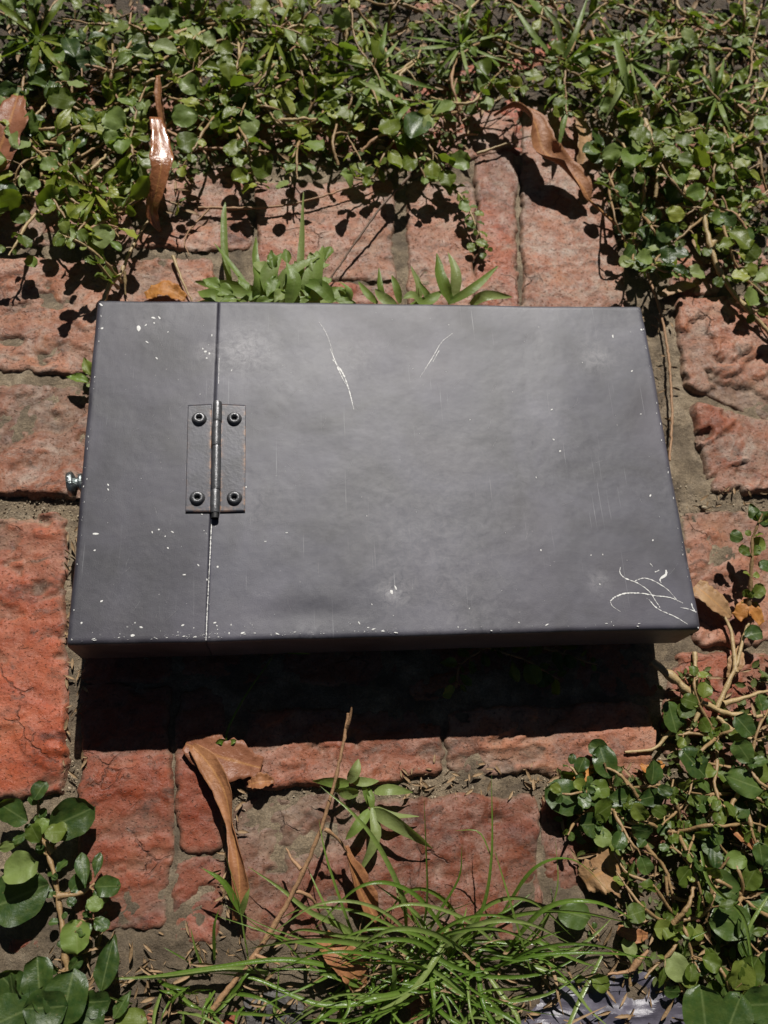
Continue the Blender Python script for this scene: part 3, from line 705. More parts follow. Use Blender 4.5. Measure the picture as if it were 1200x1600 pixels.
# far mat of weeds: each plant is a root with several creeping stems
FAR = inpoly([(-200,-260),(1400,-260),(1400,480),(1190,500),(1120,420),(1010,450),(975,400),(935,320),(925,215),(880,175),(740,170),(745,300),(715,272),(600,295),(520,268),(430,290),(330,300),(330,350),
              (240,370),(165,380),(105,390),(60,300),(0,355),(-200,420)])
_FAR = FAR
KEEP = inpoly([(228,372),(222,250),(232,165),(262,165),(276,250),(262,372)]); KEEP2 = inpoly([(770,160),(830,150),(880,230),(950,300),(985,370),(930,345),(860,300),(800,210)])
KEEP3 = inpoly([(1050,285),(1090,290),(1135,375),(1150,430),(1220,510),(1190,530),(1120,460),(1095,400)])
FAR = lambda x, y: _FAR(x, y) and not KEEP(x, y) and not KEEP2(x, y) and not KEEP3(x, y)
def mat_plant(i, px, py, label, n=8, size=.0125, leafmat=LEAF, z=.012, length=230, which=None, mask=FAR, name='creeping_weed', group='creeping weeds over the bricks', alt=LEAFP, spread=6.28, a0=0, zr=.016):
    paths = []
    for k_ in range(n):
        a = a0+spread*(k_+rng.random()*.6)/n; L = length*rng.uniform(.55, 1.1); pts = [(px, py, z*.4)]; x, y = px, py
        for s in range(4):
            a += rng.normal()*.35; x += math.cos(a)*L/4; y -= math.sin(a)*L/4
            pts.append((x, y, max(.004, z+zr*(rng.random()-.25))))
        paths.append(pts)
    t_ = plant(name, label, paths, 'weed', group, leafmat, STEM, size, .021, .0014, mask, which, alt=alt)
    for q in range(4 if mask is FAR else 1):               # bare pale runners over the leaves
        a = rng.random()*6.28; x, y = px+rng.normal()*50, py+rng.normal()*40; pts = []
        for s_ in range(4):
            pts.append((x, y, z+.010*math.sin(s_*1.1+.4))); a += rng.normal()*.45; x += math.cos(a)*34; y -= math.sin(a)*34
        if not all(mask(*p[:2]) for p in pts): continue
        Q = cr([at(*p) for p in pts], 26)+rng.normal(size=(26,3))*.00025
        mb = MB(); mb.tube(Q, np.linspace(.0016, .0008, 26)*(1+.3*(rng.random(26) < .15)), 6, bumpy=.25, seed=q)
        if rng.random() < .7:
            b0 = Q[12]; d_ = rng.normal(size=3)*[1,1,.3]; d_ /= np.linalg.norm(d_); mb.tube([b0, b0+d_*.007, b0+d_*.014+[0,0,-.003]], .0009, 5)
        shift(mb.build('runner', ([STEMP, TWIG, STEM][q % 3] if mask is FAR else STEM)), t_)
    return t_
mats = [
 (60, 60, 'dense dark weed filling the top left corner of the ground', LEAFD, .016, 'spoon'),
 (60, 250, 'green weed mat beside the ragged brown leaf at the left border', LEAFF, .0135, None),
 (170, 170, 'round-leaved weed just left of the upright strap leaf with white glossy end', LEAFF, .0125, None),
 (160, 330, 'weed clump spreading towards the far left corner of the box', LEAFF, .013, 'round'),
 (300, 40, 'mixed green weed at the top border above the glossy upright leaf', LEAFF, .0135, None),
 (350, 170, 'small-leaved weed right of the upright strap leaf, pale leaves', LEAFF, .0125, 'round'),
 (450, 60, 'pointed-leaved weed at the top border left of centre', LEAFF, .0125, 'spoon'),
 (470, 200, 'weed patch above the bricks behind the middle of the box', LEAFF, .0120, None),
 (600, 60, 'shaded weed at the top border near the middle', LEAFF, .0105, 'spoon'),
 (640, 190, 'bushy weed with one large oval leaf where the dark twig starts', LEAFF, .0130, None),
 (760, 60, 'fine-leaved weed at the top border left of the crabgrass', LEAFF, .0110, 'spoon'),
 (900, 60, 'small-leaved weed under the long pale stem at the top', LEAFF, .0110, None),
 (1040, 40, 'dark small-leaved weed along the top border right of the crabgrass', LEAFF, .0095, 'spoon'),
 (1160, 60, 'tangled weed filling the top right corner of the ground', LEAFF, .0095, 'spoon'),
 (1010, 200, 'weed right of the big curled brown leaf', LEAFF, .0125, None),
 (1140, 200, 'weed with broad pale leaf at the far right side', LEAFF, .0125, None),
 (1000, 330, 'weed edge shading the pale rounded paving brick', LEAFD, .0120, 'round'),
 (1120, 330, 'weed around the thick pale runner on the right', LEAFF, .0120, None),
]
for i, (px, py, lb, lm, sz, wh) in enumerate(mats): mat_plant(i, px, py, lb, 7, sz*1.42, lm, .020, 215, wh, zr=.022)

# right-hand weeds, near side
NR = inpoly([(1035,1060),(1090,1030),(1120,1100),(1180,1030),(1260,1000),(1420,1100),(1420,1800),(1060,1800),(1085,1560),(1000,1530),(960,1470),(975,1400),(905,1370),(880,1290),(850,1240),(880,1200),(940,1190),(1000,1215),(1040,1200),(1020,1130)])
mats2 = [(1120,1150,'weed at the root where pale stems meet right of the box shadow', LEAF, .011, 'round'), (960,1240,'weed with broad rounded leaf shading the brick below the box', LEAFD, .013, 'round'),
 (1060,1300,'weed patch over tan litter right of the grass tuft', LEAF, .0125, None), (1160,1240,'weed with large wavy leaf at the right border', LEAFD, .014, 'round'),
 (1060,1440,'small-leaved weed above the purple grey stone', LEAF, .0115, None), (1160,1400,'dark weed at the right border beside the long grass blade', LEAFD, .014, None),
 (1140,1560,'large-leaved weed in the bottom right corner', LEAFD, .016, 'round')]
for i, (px, py, lb, lm, sz, wh) in enumerate(mats2): mat_plant(i, px, py, lb, 5, sz*.98, lm, .012, 150, wh, NR, alt=LEAF, zr=.016)
D, L_, P_ = LEAFD, LEAF, LEAFP
# hand-placed prominent leaves and their own stems
plant('creeping_weed', 'weed runner with a drooping tip of small leaves on the pink brick behind the box', [[(640,228,.012),(680,258,.012),(700,285,.014),(720,310,.016),(735,345,.014),(750,385,.010)]],
      'weed', 'creeping weeds over the bricks', LEAF, STEMP, .009, .010, .0013, None, 'round', extra=[(697,290,.018,-50,.016,'spoon',P_),(726,322,.018,-80,.013,'round',P_),(735,350,.014,-60,.012,'round',L_),(752,380,.012,-30,.010,'round',L_),(738,385,.010,200,.009,'round',L_)])
plant('runner_weed', 'long thick pale runner with few leaves along the right side', [[(985,120,.020),(1010,200,.022),(1030,250,.02),(1060,290,.016),(1092,330,.022),(1108,385,.022),(1135,440,.018),(1200,515,.014),(1240,560,.010)],
      [(1108,385,.014),(1150,345,.018),(1200,300,.02)]], 'weed', None, LEAF, STEMP, .013, .034, .0034, None, 'round', side=False,
      extra=[(1132,282,.024,10,.026,'round',P_),(1140,320,.020,-85,.018,'round',L_),(1086,427,.012,0,.018,'round',P_),(995,392,.012,30,.013,'round',L_),(1040,222,.024,200,.017,'round',P_),
             (958,302,.014,10,.014,'spoon',L_),(1195,450,.012,-60,.014,'spoon',P_),(1060,140,.02,90,.016,'spoon',P_),(1110,138,.02,-10,.024,'spoon',D),(1082,120,.02,60,.014,'round',P_)])
plant('creeping_weed', 'sprig peeping out past the left side of the box', [[(150,600,.004),(138,594,.008),(128,590,.010)]], 'weed', None, P_, STEM, .010, .02, .001, None, 'spoon', side=False,
      extra=[(121,592,.012,165,.0175,'spoon',BLADE),(136,572,.012,110,.0150,'spoon',L_)])
plant('rosette_weed', 'leafy weed with purslane stem at the left border below the red brick',
      [[(112,1620,.006),(106,1540,.008),(100,1470,.010),(92,1400,.010),(80,1340,.010),(70,1290,.012),(62,1245,.012)], [(84,1330,.010),(60,1310,.014),(38,1300,.014)], [(92,1400,.010),(125,1395,.012),(150,1378,.012)],[(102,1470,.008),(130,1440,.01),(150,1420,.01)]],
      'weed', None, LEAFD, STEM, .0095, .013, .0019, None, 'round',
      extra=[(112,1278,.018,20,.028,'round',D),(20,1270,.018,150,.021,'round',D),(62,1235,.020,60,.012,'round',D),(88,1300,.020,0,.014,'round',L_),(30,1400,.016,200,.034,'round',D),(32,1356,.024,20,.020,'round',P_),
             (14,1322,.014,190,.014,'spoon',P_),(130,1360,.020,100,.020,'spoon',D),(152,1352,.018,80,.014,'spoon',D),(168,1385,.016,0,.016,'round',D),(148,1412,.018,-30,.010,'round',P_),(120,1464,.012,-80,.019,'round',P_),
             (167,1505,.022,80,.029,'spoon',D),(55,1302,.016,120,.012,'round',L_),(66,1290,.016,90,.010,'round',P_)])
plant('rosette_weed', 'cluster of large dark round leaves in the bottom left corner',
      [[(10,1650,.006),(40,1590,.014),(60,1560,.02)],[(70,1650,.006),(100,1600,.016),(120,1570,.02)]], 'weed', None, LEAFD, STEM, .018, .012, .0018, None, 'round',
      extra=[(60,1530,.026,100,.024,'round',D),(105,1558,.028,80,.028,'round',D),(20,1545,.024,140,.024,'round',D),(70,1575,.030,0,.024,'round',D),(15,1590,.028,200,.028,'round',D),(130,1595,.024,-20,.024,'round',D),(190,1570,.012,60,.016,'spoon',D),(205,1598,.01,0,.018,'round',L_)])
plant('creeping_weed', 'weed lobe of big rounded leaves left-most below the shadow of the box', [[(1050,1270,.010),(1000,1290,.012),(960,1262,.014),(925,1220,.014),(900,1195,.012)],[(960,1262,.014),(930,1300,.012)]], 'weed', None, D, STEMP, .011, .014, .0015, None, 'round',
      extra=[(883,1245,.016,150,.026,'round',D),(945,1190,.016,100,.022,'round',D),(975,1248,.018,190,.026,'spoon',D),(1015,1246,.018,10,.024,'spoon',D),(927,1238,.02,90,.010,'round',P_),(925,1288,.014,180,.017,'round',D),(940,1308,.014,-90,.013,'round',P_),(963,1318,.012,-80,.015,'round',L_),(935,1170,.014,160,.014,'round',D)])
plant('creeping_weed', 'large round leaf and wavy leaf group right of the box shadow', [[(1140,1200,.008),(1110,1190,.012),(1085,1190,.014)],[(1130,1230,.008),(1170,1220,.016),(1200,1230,.016)]], 'weed', None, D, STEM, .010, .018, .0014, None, 'round',
      extra=[(1083,1192,.020,130,.024,'round',D),(1160,1222,.022,160,.030,'spoon',D),(1195,1250,.018,-20,.026,'spoon',L_),(1148,1270,.018,-60,.015,'spoon',P_),(1102,1295,.016,-70,.022,'spoon',D),(1150,1344,.014,0,.015,'round',P_),(1172,1185,.018,120,.014,'round',L_),(1125,1385,.016,-30,.026,'round',D),(1142,1440,.018,-10,.028,'round',D),
             (1050,1120,.012,100,.022,'round',D),(1072,1110,.014,40,.013,'round',L_)])
plant('creeping_weed', 'upright sprig with small leaves against the pink brick at the right border', [[(1168,960,.008),(1172,930,.016),(1176,880,.026),(1180,830,.034),(1190,795,.040)]], 'weed', None, L_, STEM, .011, .012, .0016, None, 'round',
      extra=[(1178,800,.040,100,.014,'spoon',D),(1195,810,.04,-10,.016,'round',D),(1152,838,.03,160,.010,'round',D),(1185,850,.03,0,.012,'round',L_),(1200,885,.02,-30,.014,'round',D),(1178,990,.016,10,.014,'round',D)])
plant('creeping_weed', 'single flat round leaf lying at the right end of the grass tuft', [[(935,1462,.003),(920,1445,.006),(908,1438,.008)]], 'weed', None, D, STEM, .004, .05, .0007, None, 'round', side=False, extra=[(898,1428,.012,160,.0205,'round',D)])
plant('creeping_weed', 'small pair of leaves beside the purple grey stone', [[(985,1540,.004),(984,1510,.008),(983,1492,.01)]], 'weed', None, D, STEM, .006, .05, .0009, None, 'round', side=False, extra=[(984,1485,.012,95,.015,'spoon',P_),(908,1530,.010,180,.009,'spoon',L_),(938,1536,.010,-40,.012,'round',L_)])
plant('creeping_weed', 'pale broad leaves near the purple grey stone and right border', [[(1075,1560,.006),(1060,1530,.010),(1055,1515,.012)],[(1110,1640,.01),(1100,1590,.02)]], 'weed', None, D, STEM, .008, .03, .0012, None, 'round', side=False,
      extra=[(1058,1512,.014,120,.018,'round',P_),(1075,1525,.014,-50,.014,'round',L_),(1100,1580,.030,90,.028,'round',D),(1145,1588,.030,60,.028,'round',D),(1190,1570,.028,0,.026,'round',D)])
plant('creeping_weed', 'weed sprouting in the shade below the near edge of the box', [[(760,1010,.004),(720,1040,.010),(715,1080,.012)],[(760,1010,.004),(830,1035,.01),(870,1060,.010)],[(850,1012,.004),(930,1040,.01)]], 'weed', None, L_, STEM, .012, .011, .001, None, None)

# plant at the far left whose raised tips throw shadows on the bricks
plant('creeping_weed', 'raised weed sprig over the pink brick at the far left, throwing round shadows', [[(190,440,.004),(165,410,.030),(130,380,.045),(95,365,.052)],[(185,450,.004),(140,395,.040)],[(60,330,.02),(30,370,.03),(15,400,.03)]], 'weed', None, L_, STEMP, .012, .016, .0014, None, 'round', side=False,
      extra=[(102,366,.050,0,.016,'round',P_),(48,408,.02,-60,.012,'round',P_),(180,382,.03,-40,.013,'spoon',P_),(10,300,.03,90,.018,'round',D)])

# undergrowth low between the stems (too many to count)
def undergrowth(name, label, mask, bounds, n, mat, s0, s1, zmax, wf=.34):
    Vs=[]; Fs=[]; cnt=0; u = np.array([0,.3,.65,1]); w_ = np.array([.1,.8,.75,.05])
    base = np.stack([np.repeat(u,3), (np.tile([-1,0,1],4))*np.repeat(w_,3)*wf, np.tile([.10,0,.10],4)-.15*np.repeat(u,3)**2], 1); bf = gridfaces(4,3); A=[]
    while cnt < n:
        px, py = rng.uniform(bounds[0], bounds[2]), rng.uniform(bounds[1], bounds[3])
        if not mask(px, py): continue
        p = at(px, py, 0); s = rng.uniform(s0, s1); a = rng.random()*6.28; ti = rng.normal()*.5
        R_ = np.array(Matrix.Rotation(a, 3, 'Z') @ Matrix.Rotation(rng.uniform(-.7,.3), 3, 'Y') @ Matrix.Rotation(ti, 3, 'X'))
        Vs.append((base*s) @ R_.T+[p[0], p[1], .001+rng.random()**1.5*zmax]); Fs.append(bf+12*cnt); A.append(np.tile([1,0,1],4)); cnt += 1
    o = link(name, mesh(name, np.vstack(Vs), np.vstack(Fs), True, {'across': np.concatenate(A)}), mat); tag(o, label, kind='stuff'); return o
FAR2 = inpoly([(-300,-400),(1500,-400),(1500,450),(1180,470),(1090,400),(1000,420),(960,330),(930,215),(870,160),(760,160),(720,255),(600,275),(430,270),(330,270),(240,330),(100,330),(0,330),(-300,400)])
undergrowth('undergrowth', 'low dark small leaves under the far weeds', lambda x, y: FAR2(x, y) and (fbm(np.array(x/90.), np.array(y/90.), 5, 2) > -.25 or y < 120), (-200,-250,1400,450), 5200, UNDER, .004, .010, .010)
undergrowth('undergrowth', 'low small leaves under the near right weeds', NR, (850,1000,1400,1750), 1500, UNDER, .004, .009, .007)
lit = undergrowth('leaf_litter', 'dry brown crumbs of leaf and stem among the weeds', lambda x, y: (FAR2(x, y) or NR(x, y) or (y > 1470 and x > 60)), (-200,-250,1400,1750), 3400, LITT, .004, .015, .009, .11)

undergrowth('leaf_litter', 'tan and brown leaf scraps lying over the far weeds', lambda x, y: FAR(x, y), (0,-100,1200,450), 700, LITT, .006, .016, .022, .2)
JT = inpoly([(620,1190),(1010,1205),(1010,1262),(845,1262),(840,1235),(620,1240)])
undergrowth('straw_bits', 'pale straw bits and seeds in the joints between the near bricks', lambda x, y: JT(x, y) or (100 < x < 130 and 800 < y < 1240) or (110 < x < 350 and 1180+0*y < y < 1215 and x < 160) or (340 < x < 380 and 1180 < y < 1480) or (60 < x < 400 and 1440 < y < 1560 and fbm(np.array(x/40.), np.array(y/40.), 8, 2) > .1) or (995 < x < 1050 and 420 < y < 780) or (1050 < x < 1200 and 766 < y < 800), (60,400,1200,1560), 330, LITT, .0015, .009, .002, .16)

# brown creeping stems seen between the leaves of the far mat
def twig(name, label, paths, mat, r, cat='twig', group=None, taper=.4, bumpy=.25):
    W = [[at(*p) for p in pth] for pth in paths]; root = None
    for i, P in enumerate(W):
        ln = sum(np.linalg.norm(np.array(P[k]-P[k+1])) for k in range(len(P)-1)); n = max(6, int(ln/.003)); Q = cr(P, n)
        Q = Q+rng.normal(size=Q.shape)*.00022
        mb = MB(); ri = r if i == 0 else r*.62; rr = np.linspace(ri, ri*taper, n)*(1+.35*(rng.random(n) < .12)); mb.tube(Q, rr, 7, bumpy=bumpy, seed=i)
        if root is None:
            root = empty(name, P[0], label, cat, group)
        shift(mb.build('stem' if i == 0 else 'branch', mat), root)
    return root
twig('dry_twig', 'long straight tan twig standing over the near bricks beside the grass tuft', [[(318,1600,.004),(345,1560,.008),(400,1490,.014),(455,1400,.024),(500,1300,.036),(528,1200,.046),(545,1115,.052)],
      [(508,1296,.034),(525,1308,.03),(545,1335,.018)],[(462,1392,.024),(485,1402,.020),(500,1425,.008)],[(470,1358,.028),(455,1340,.026),(447,1325,.024)],[(398,1492,.014),(420,1500,.014),(437,1508,.012)],[(540,1140,.05),(547,1122,.056),(549,1104,.060)]], TWIG, .0021)
twig('dry_twig', 'slim dark twig slanting down from the weeds to the grass behind the box', [[(640,275,.016),(600,318,.018),(560,372,.014),(520,430,.008),(495,462,.004)],[(615,300,.018),(632,290,.02)]], TWIGD, .0013)
twig('dry_twig', 'long thin tan twig lying across the far bricks left of the dark twig', [[(310,325,.006),(400,325,.008),(460,318,.008),(540,295,.010),(600,270,.012)],[(330,322,.006),(290,370,.004),(296,400,.004)]], TWIG, .0013)
twig('dry_twig', 'reddish brown twig in the weeds right of the upright strap leaf', [[(262,205,.012),(310,230,.014),(360,232,.014),(420,238,.012)],[(315,230,.014),(335,262,.010)],[(300,170,.016),(350,150,.018),(420,135,.016)]], TWIG, .0017)
twig('dry_twig', 'forked brown stem in the weeds left of the upright strap leaf', [[(140,130,.018),(165,115,.02),(195,70,.02),(205,20,.018)],[(168,120,.02),(185,155,.016),(212,165,.012)],[(120,160,.014),(112,150,.018),(130,190,.012),(140,215,.01)]], TWIG, .0019)
twig('dry_twig', 'pale bent stem at the far left corner of the box', [[(162,470,.010),(172,445,.014),(190,425,.014),(205,390,.012),(240,330,.01)],[(195,424,.014),(196,460,.006)],[(270,400,.006),(285,440,.006),(300,470,.004)]], STEMP, .0022)
twig('dry_twig', 'thin red brown vine running along the joint right of the box', [[(1008,418,.006),(1030,480,.006),(1042,540,.005),(1048,600,.005),(1050,660,.005),(1046,720,.005)]], TWIG, .0012, taper=.8)
twig('dry_twig', 'straw coloured stalks around the curled brown leaf', [[(745,240,.006),(790,225,.008),(830,212,.012)],[(720,190,.010),(770,160,.016),(810,130,.016)],[(735,170,.012),(790,150,.014),(850,110,.016)],[(690,92,.02),(760,88,.022),(830,92,.022),(900,98,.02)]], STEMP, .0012)
twig('weed_root', 'thick pale woody stems meeting in a knot below the near right corner of the box',
     [[(1018,1032,.010),(1055,1062,.012),(1090,1092,.012),(1130,1112,.010),(1180,1120,.008),(1230,1112,.006)],[(1120,1106,.010),(1150,1040,.012),(1165,985,.010),(1180,960,.01)],[(1085,1020,.004),(1088,1060,.008),(1094,1090,.012)],
      [(1096,1098,.01),(1085,1130,.008),(1068,1150,.006)],[(1150,1050,.012),(1140,980,.008),(1110,940,.006)],[(1080,1108,.010),(1050,1140,.008),(1020,1170,.006),(975,1175,.006)],[(1130,1100,.012),(1180,1085,.012),(1230,1070,.01)],[(1120,1120,.008),(1160,1150,.01),(1220,1160,.01)]], STEMP, .0030, 'root', bumpy=.4)
twig('weed_root', 'brown stems threading the near right weeds', [[(985,1298,.010),(1015,1330,.010),(1040,1360,.008),(1060,1440,.006)],[(1040,1370,.008),(1045,1420,.006)],[(1050,1400,.008),(1090,1415,.008),(1110,1420,.006)],[(1085,1500,.008),(1110,1540,.008),(1130,1580,.006)]], STEM, .0020, 'root')
twig('dry_twig', 'short glossy brown twig at the edge of the purple grey stone', [[(985,1518,.006),(1000,1500,.010),(1014,1484,.012)],[(985,1518,.006),(950,1522,.004)]], TWIG, .0022)
twig('dry_twig', 'orange brown stick in the bottom right corner by the stone', [[(1072,1530,.008),(1082,1560,.008),(1088,1590,.006)]], TWIG, .0028)

# ---------------------------------------------------------------- grass
def blades(name, label, B, mat=BLADE, cat='grass', wmax=.0030, group=None, curl=.7, shape='grass'):
    """B: list of (list of (px, py, z), width)"""
    root = empty(name, at(*B[0][0][0][:2], .0), label, cat, group)
    for pts, wd in B:
        P = [at(*p) for p in pts]; ln = sum(np.linalg.norm(P[k]-P[k+1]) for k in range(len(P)-1)); n = int(np.clip(ln/.004, 8, 26)); Q = cr(P, n); u = np.linspace(0, 1, n)
        prof = (np.clip(1.04-u**2.2, 0, 1)*np.clip(.55+u*2, 0, 1)) if shape == 'grass' else np.clip(np.sin(np.pi*(u*.93+.05)**.8), .04, 1)**.8
        mb = MB(); mb.ribbon(Q, wd*prof, curl, rng.normal()*.35+np.linspace(0, rng.normal()*.5, n), nv=5 if shape == 'grass' else 7, ruffle=0 if shape == 'grass' else wd*.10, seed=int(rng.integers(99)))
        shift(mb.build('blade', mat), root)
    return root
B = []
hand = [([(635,1455,.008),(628,1400,.03),(590,1320,.045),(550,1270,.05),(500,1228,.045)], .0036),([(560,1480,.01),(540,1430,.03),(510,1340,.04),(498,1280,.04)], .0020),
 ([(660,1460,.01),(668,1400,.03),(665,1300,.046),(662,1228,.05)], .0018),([(668,1460,.01),(690,1420,.02),(718,1370,.03),(722,1318,.036)], .0022),
 ([(700,1500,.01),(750,1430,.03),(768,1340,.045),(768,1210,.055)], .0026),([(768,1340,.04),(748,1300,.045),(710,1298,.04)], .0012),([(830,1520,.008),(800,1420,.03),(785,1370,.035),(770,1320,.04)], .0020),
 ([(665,1465,.01),(620,1380,.03),(600,1340,.035)], .0016),([(780,1510,.01),(840,1450,.02),(870,1390,.03),(868,1310,.035)], .0018),
 ([(640,1460,.01),(560,1425,.02),(480,1418,.022),(430,1440,.016)], .0022),([(640,1470,.01),(540,1462,.02),(470,1452,.018),(440,1470,.01)], .0032),
 ([(670,1530,.008),(600,1560,.014),(500,1570,.016),(400,1530,.012),(330,1520,.012)], .0040),([(560,1520,.01),(450,1500,.02),(330,1512,.018),(205,1530,.012)], .0034),
 ([(420,1520,.01),(350,1512,.014),(260,1525,.012),(150,1530,.012)], .0044),([(620,1480,.01),(700,1530,.02),(760,1580,.018),(800,1620,.01)], .0036),
 ([(640,1460,.01),(690,1500,.02),(760,1525,.02),(850,1520,.016),(930,1480,.012)], .0034),([(660,1510,.01),(740,1560,.014),(850,1555,.014),(935,1500,.012)], .0030),
 ([(700,1450,.01),(680,1500,.02),(630,1560,.02),(540,1600,.012)], .0044),([(860,1480,.008),(840,1470,.014),(900,1500,.014),(940,1512,.008)], .0030)]
B += hand
for i in range(88):
    cx, cy = rng.normal(665, 80), rng.normal(1525, 40); a = rng.random()*6.28; L = rng.uniform(80, 230)*(1 if rng.random() < .8 else 1.4); lift = rng.uniform(.008, .03)
    if math.sin(a) > .3 and rng.random() < .55: a = -a
    pts = [(cx, cy, .003)]; x, y = cx, cy
    for s in range(4): a += rng.normal()*.22; x += math.cos(a)*L/4; y -= math.sin(a)*L/4*.8; pts.append((x, y, lift*math.sin((s+1)/4*2.3)+.002))
    B.append((pts, rng.uniform(.0014, .0042)))
for i in range(20):
    cx, cy = rng.normal(690, 60), rng.normal(1505, 22); sd_ = rng.choice([-1, 1]); L = rng.uniform(150, 300); rise = rng.uniform(20, 130); lift = rng.uniform(.02, .045)
    B.append(([(cx, cy, .004), (cx+sd_*L*.3, cy-rise*.7, lift*.8), (cx+sd_*L*.65, cy-rise*.8, lift), (cx+sd_*L, cy-rise*.3+rng.normal()*18, lift*.5)], rng.uniform(.0022, .0040)))
blades('grass_tuft', 'big glossy green grass tuft growing from the joint at the bottom', B)
B2 = []
for i in range(26):
    cx, cy = rng.normal(330, 60), rng.normal(1565, 22); a = rng.random()*6.28; L = rng.uniform(40, 120); pts = [(cx, cy, .003)]; x, y = cx, cy
    for s in range(3): a += rng.normal()*.25; x += math.cos(a)*L/3; y -= math.sin(a)*L/3*.8; pts.append((x, y, .012*math.sin((s+1)/3*2.4)+.003))
    B2.append((pts, rng.uniform(.0014, .0032)))
B3 = []
for i in range(16):
    cx, cy = rng.normal(640, 90), rng.normal(1530, 30); a = rng.random()*6.28; L = rng.uniform(60, 150); pts = [(cx, cy, .003)]; x, y = cx, cy
    for s in range(3): a += rng.normal()*.3; x += math.cos(a)*L/3; y -= math.sin(a)*L/3*.8; pts.append((x, y, .012*math.sin((s+1)/3*2.4)+.003))
    B3.append((pts, rng.uniform(.0012, .0026)))
blades('grass_tuft', 'withered straw coloured blades caught in the big grass tuft', B3, LITT)
blades('grass_tuft', 'lower left grass tuft around the foot of the tan twig', B2)
blades('broad_grass', 'small broad-bladed grass sprout lying on the near brick below the shadow', [
 ([(545,1225,.014),(520,1222,.02),(488,1220,.016)], 0.0075),([(545,1222,.014),(555,1205,.02),(560,1186,.018)], 0.0077),([(560,1240,.012),(540,1238,.018),(524,1236,.014)], 0.0088),([(548,1218,.012),(570,1222,.016),(592,1220,.012)], 0.0063),
 ([(585,1238,.012),(610,1234,.016),(645,1238,.010)], 0.0075),([(580,1262,.010),(572,1240,.014),(565,1215,.014)], 0.0042),([(580,1268,.012),(605,1278,.022),(640,1300,.022),(676,1326,.012)], 0.0100),([(585,1262,.012),(612,1274,.016),(655,1276,.010)], 0.0052),
 ([(578,1265,.012),(560,1290,.018),(540,1312,.012)], 0.0075),([(582,1262,.014),(586,1310,.018),(560,1366,.010)], 0.0072),([(576,1232,.012),(580,1250,.014),(582,1272,.012)], 0.0050)], LEAFP, wmax=.006, shape='broad', curl=.5)
blades('broad_grass', 'bright broad-leaved grass clump against the far edge of the box left of centre', [
 ([(475,478,.03),(470,430,.045),(472,370,.052),(474,300,.055)], 0.0064),([(365,470,.02),(352,400,.03),(350,340,.035),(352,316,.035)], 0.0058),([(395,478,.03),(380,440,.035),(350,400,.035),(333,378,.03)], 0.0049),([(420,470,.03),(400,410,.04),(400,370,.04)], 0.0065),
 ([(430,470,.03),(370,452,.036),(305,440,.025)], 0.0123),([(470,476,.04),(520,470,.045),(552,462,.04)], 0.0130),([(440,478,.04),(450,430,.052),(500,400,.055)], 0.0116),([(490,470,.045),(490,430,.055),(505,385,.052)], 0.0174),
 ([(400,474,.04),(405,440,.05),(395,410,.05)], 0.0130),([(430,474,.04),(420,430,.05),(440,396,.052)], 0.0145),([(520,472,.05),(500,448,.055),(470,440,.05)], 0.0116),([(395,478,.03),(350,470,.04),(300,474,.03)], 0.0087),([(450,478,.05),(460,440,.06),(448,410,.06)], 0.0116),
 ([(365,470,.03),(330,462,.04),(310,455,.03)], 0.0116),([(540,478,.04),(545,455,.05),(530,440,.05)], 0.0072)], LEAFP, shape='broad', curl=.45)
blades('broad_grass', 'second bright grass clump against the far edge of the box with one notched upright blade', [
 ([(705,474,.03),(690,440,.042),(682,396,.044)], 0.0123),([(708,474,.03),(712,430,.04),(700,394,.04)], 0.0094),([(600,474,.03),(594,450,.038),(592,418,.038)], 0.0064),([(625,474,.03),(620,450,.036),(612,430,.036)], 0.0065),([(650,474,.03),(655,450,.036),(642,416,.04)], 0.0065),
 ([(640,476,.03),(670,470,.04),(690,455,.04)], 0.0101),([(700,474,.03),(740,450,.04),(778,416,.036)], 0.0075),([(735,476,.03),(760,462,.04),(800,464,.034)], 0.0087),([(590,474,.03),(575,460,.035),(560,440,.03)], 0.0064),([(620,478,.04),(600,466,.045),(586,452,.04)], 0.0087),([(660,478,.03),(645,462,.04),(630,466,.04)], 0.0087),([(675,478,.03),(668,462,.04),(655,440,.04)], 0.0058)], LEAFP, shape='broad', curl=.5)
plant('broad_weed', 'round bright green leaves among the grass clump at the far edge of the box', [[(440,476,.02),(436,455,.040),(430,430,.046)],[(470,476,.02),(485,440,.045),(498,410,.05)]], 'weed', None, P_, STEMP, .012, .012, .0012, None, 'spoon',
      extra=[(x_, y_, .052, an_, .0155, 'spoon', P_) for x_, y_, an_ in ((380,440,120),(415,470,200),(436,462,60),(466,418,110),(470,468,20),(505,440,40),(512,396,70),(540,470,-10),(360,468,190),(330,440,150),(425,405,95),(455,455,160))]+[(408,418,.050,110,0.0176,'spoon',P_),(424,448,.050,70,0.0208,'spoon',P_),(452,432,.052,60,0.0192,'spoon',P_),(494,408,.055,85,0.0240,'spoon',P_),(478,452,.050,100,0.0192,'spoon',P_),(523,458,.045,10,0.0208,'spoon',P_),(345,452,.040,165,0.0192,'spoon',P_),(390,462,.045,200,0.0176,'spoon',P_),(448,400,.05,100,0.0144,'spoon',P_)])
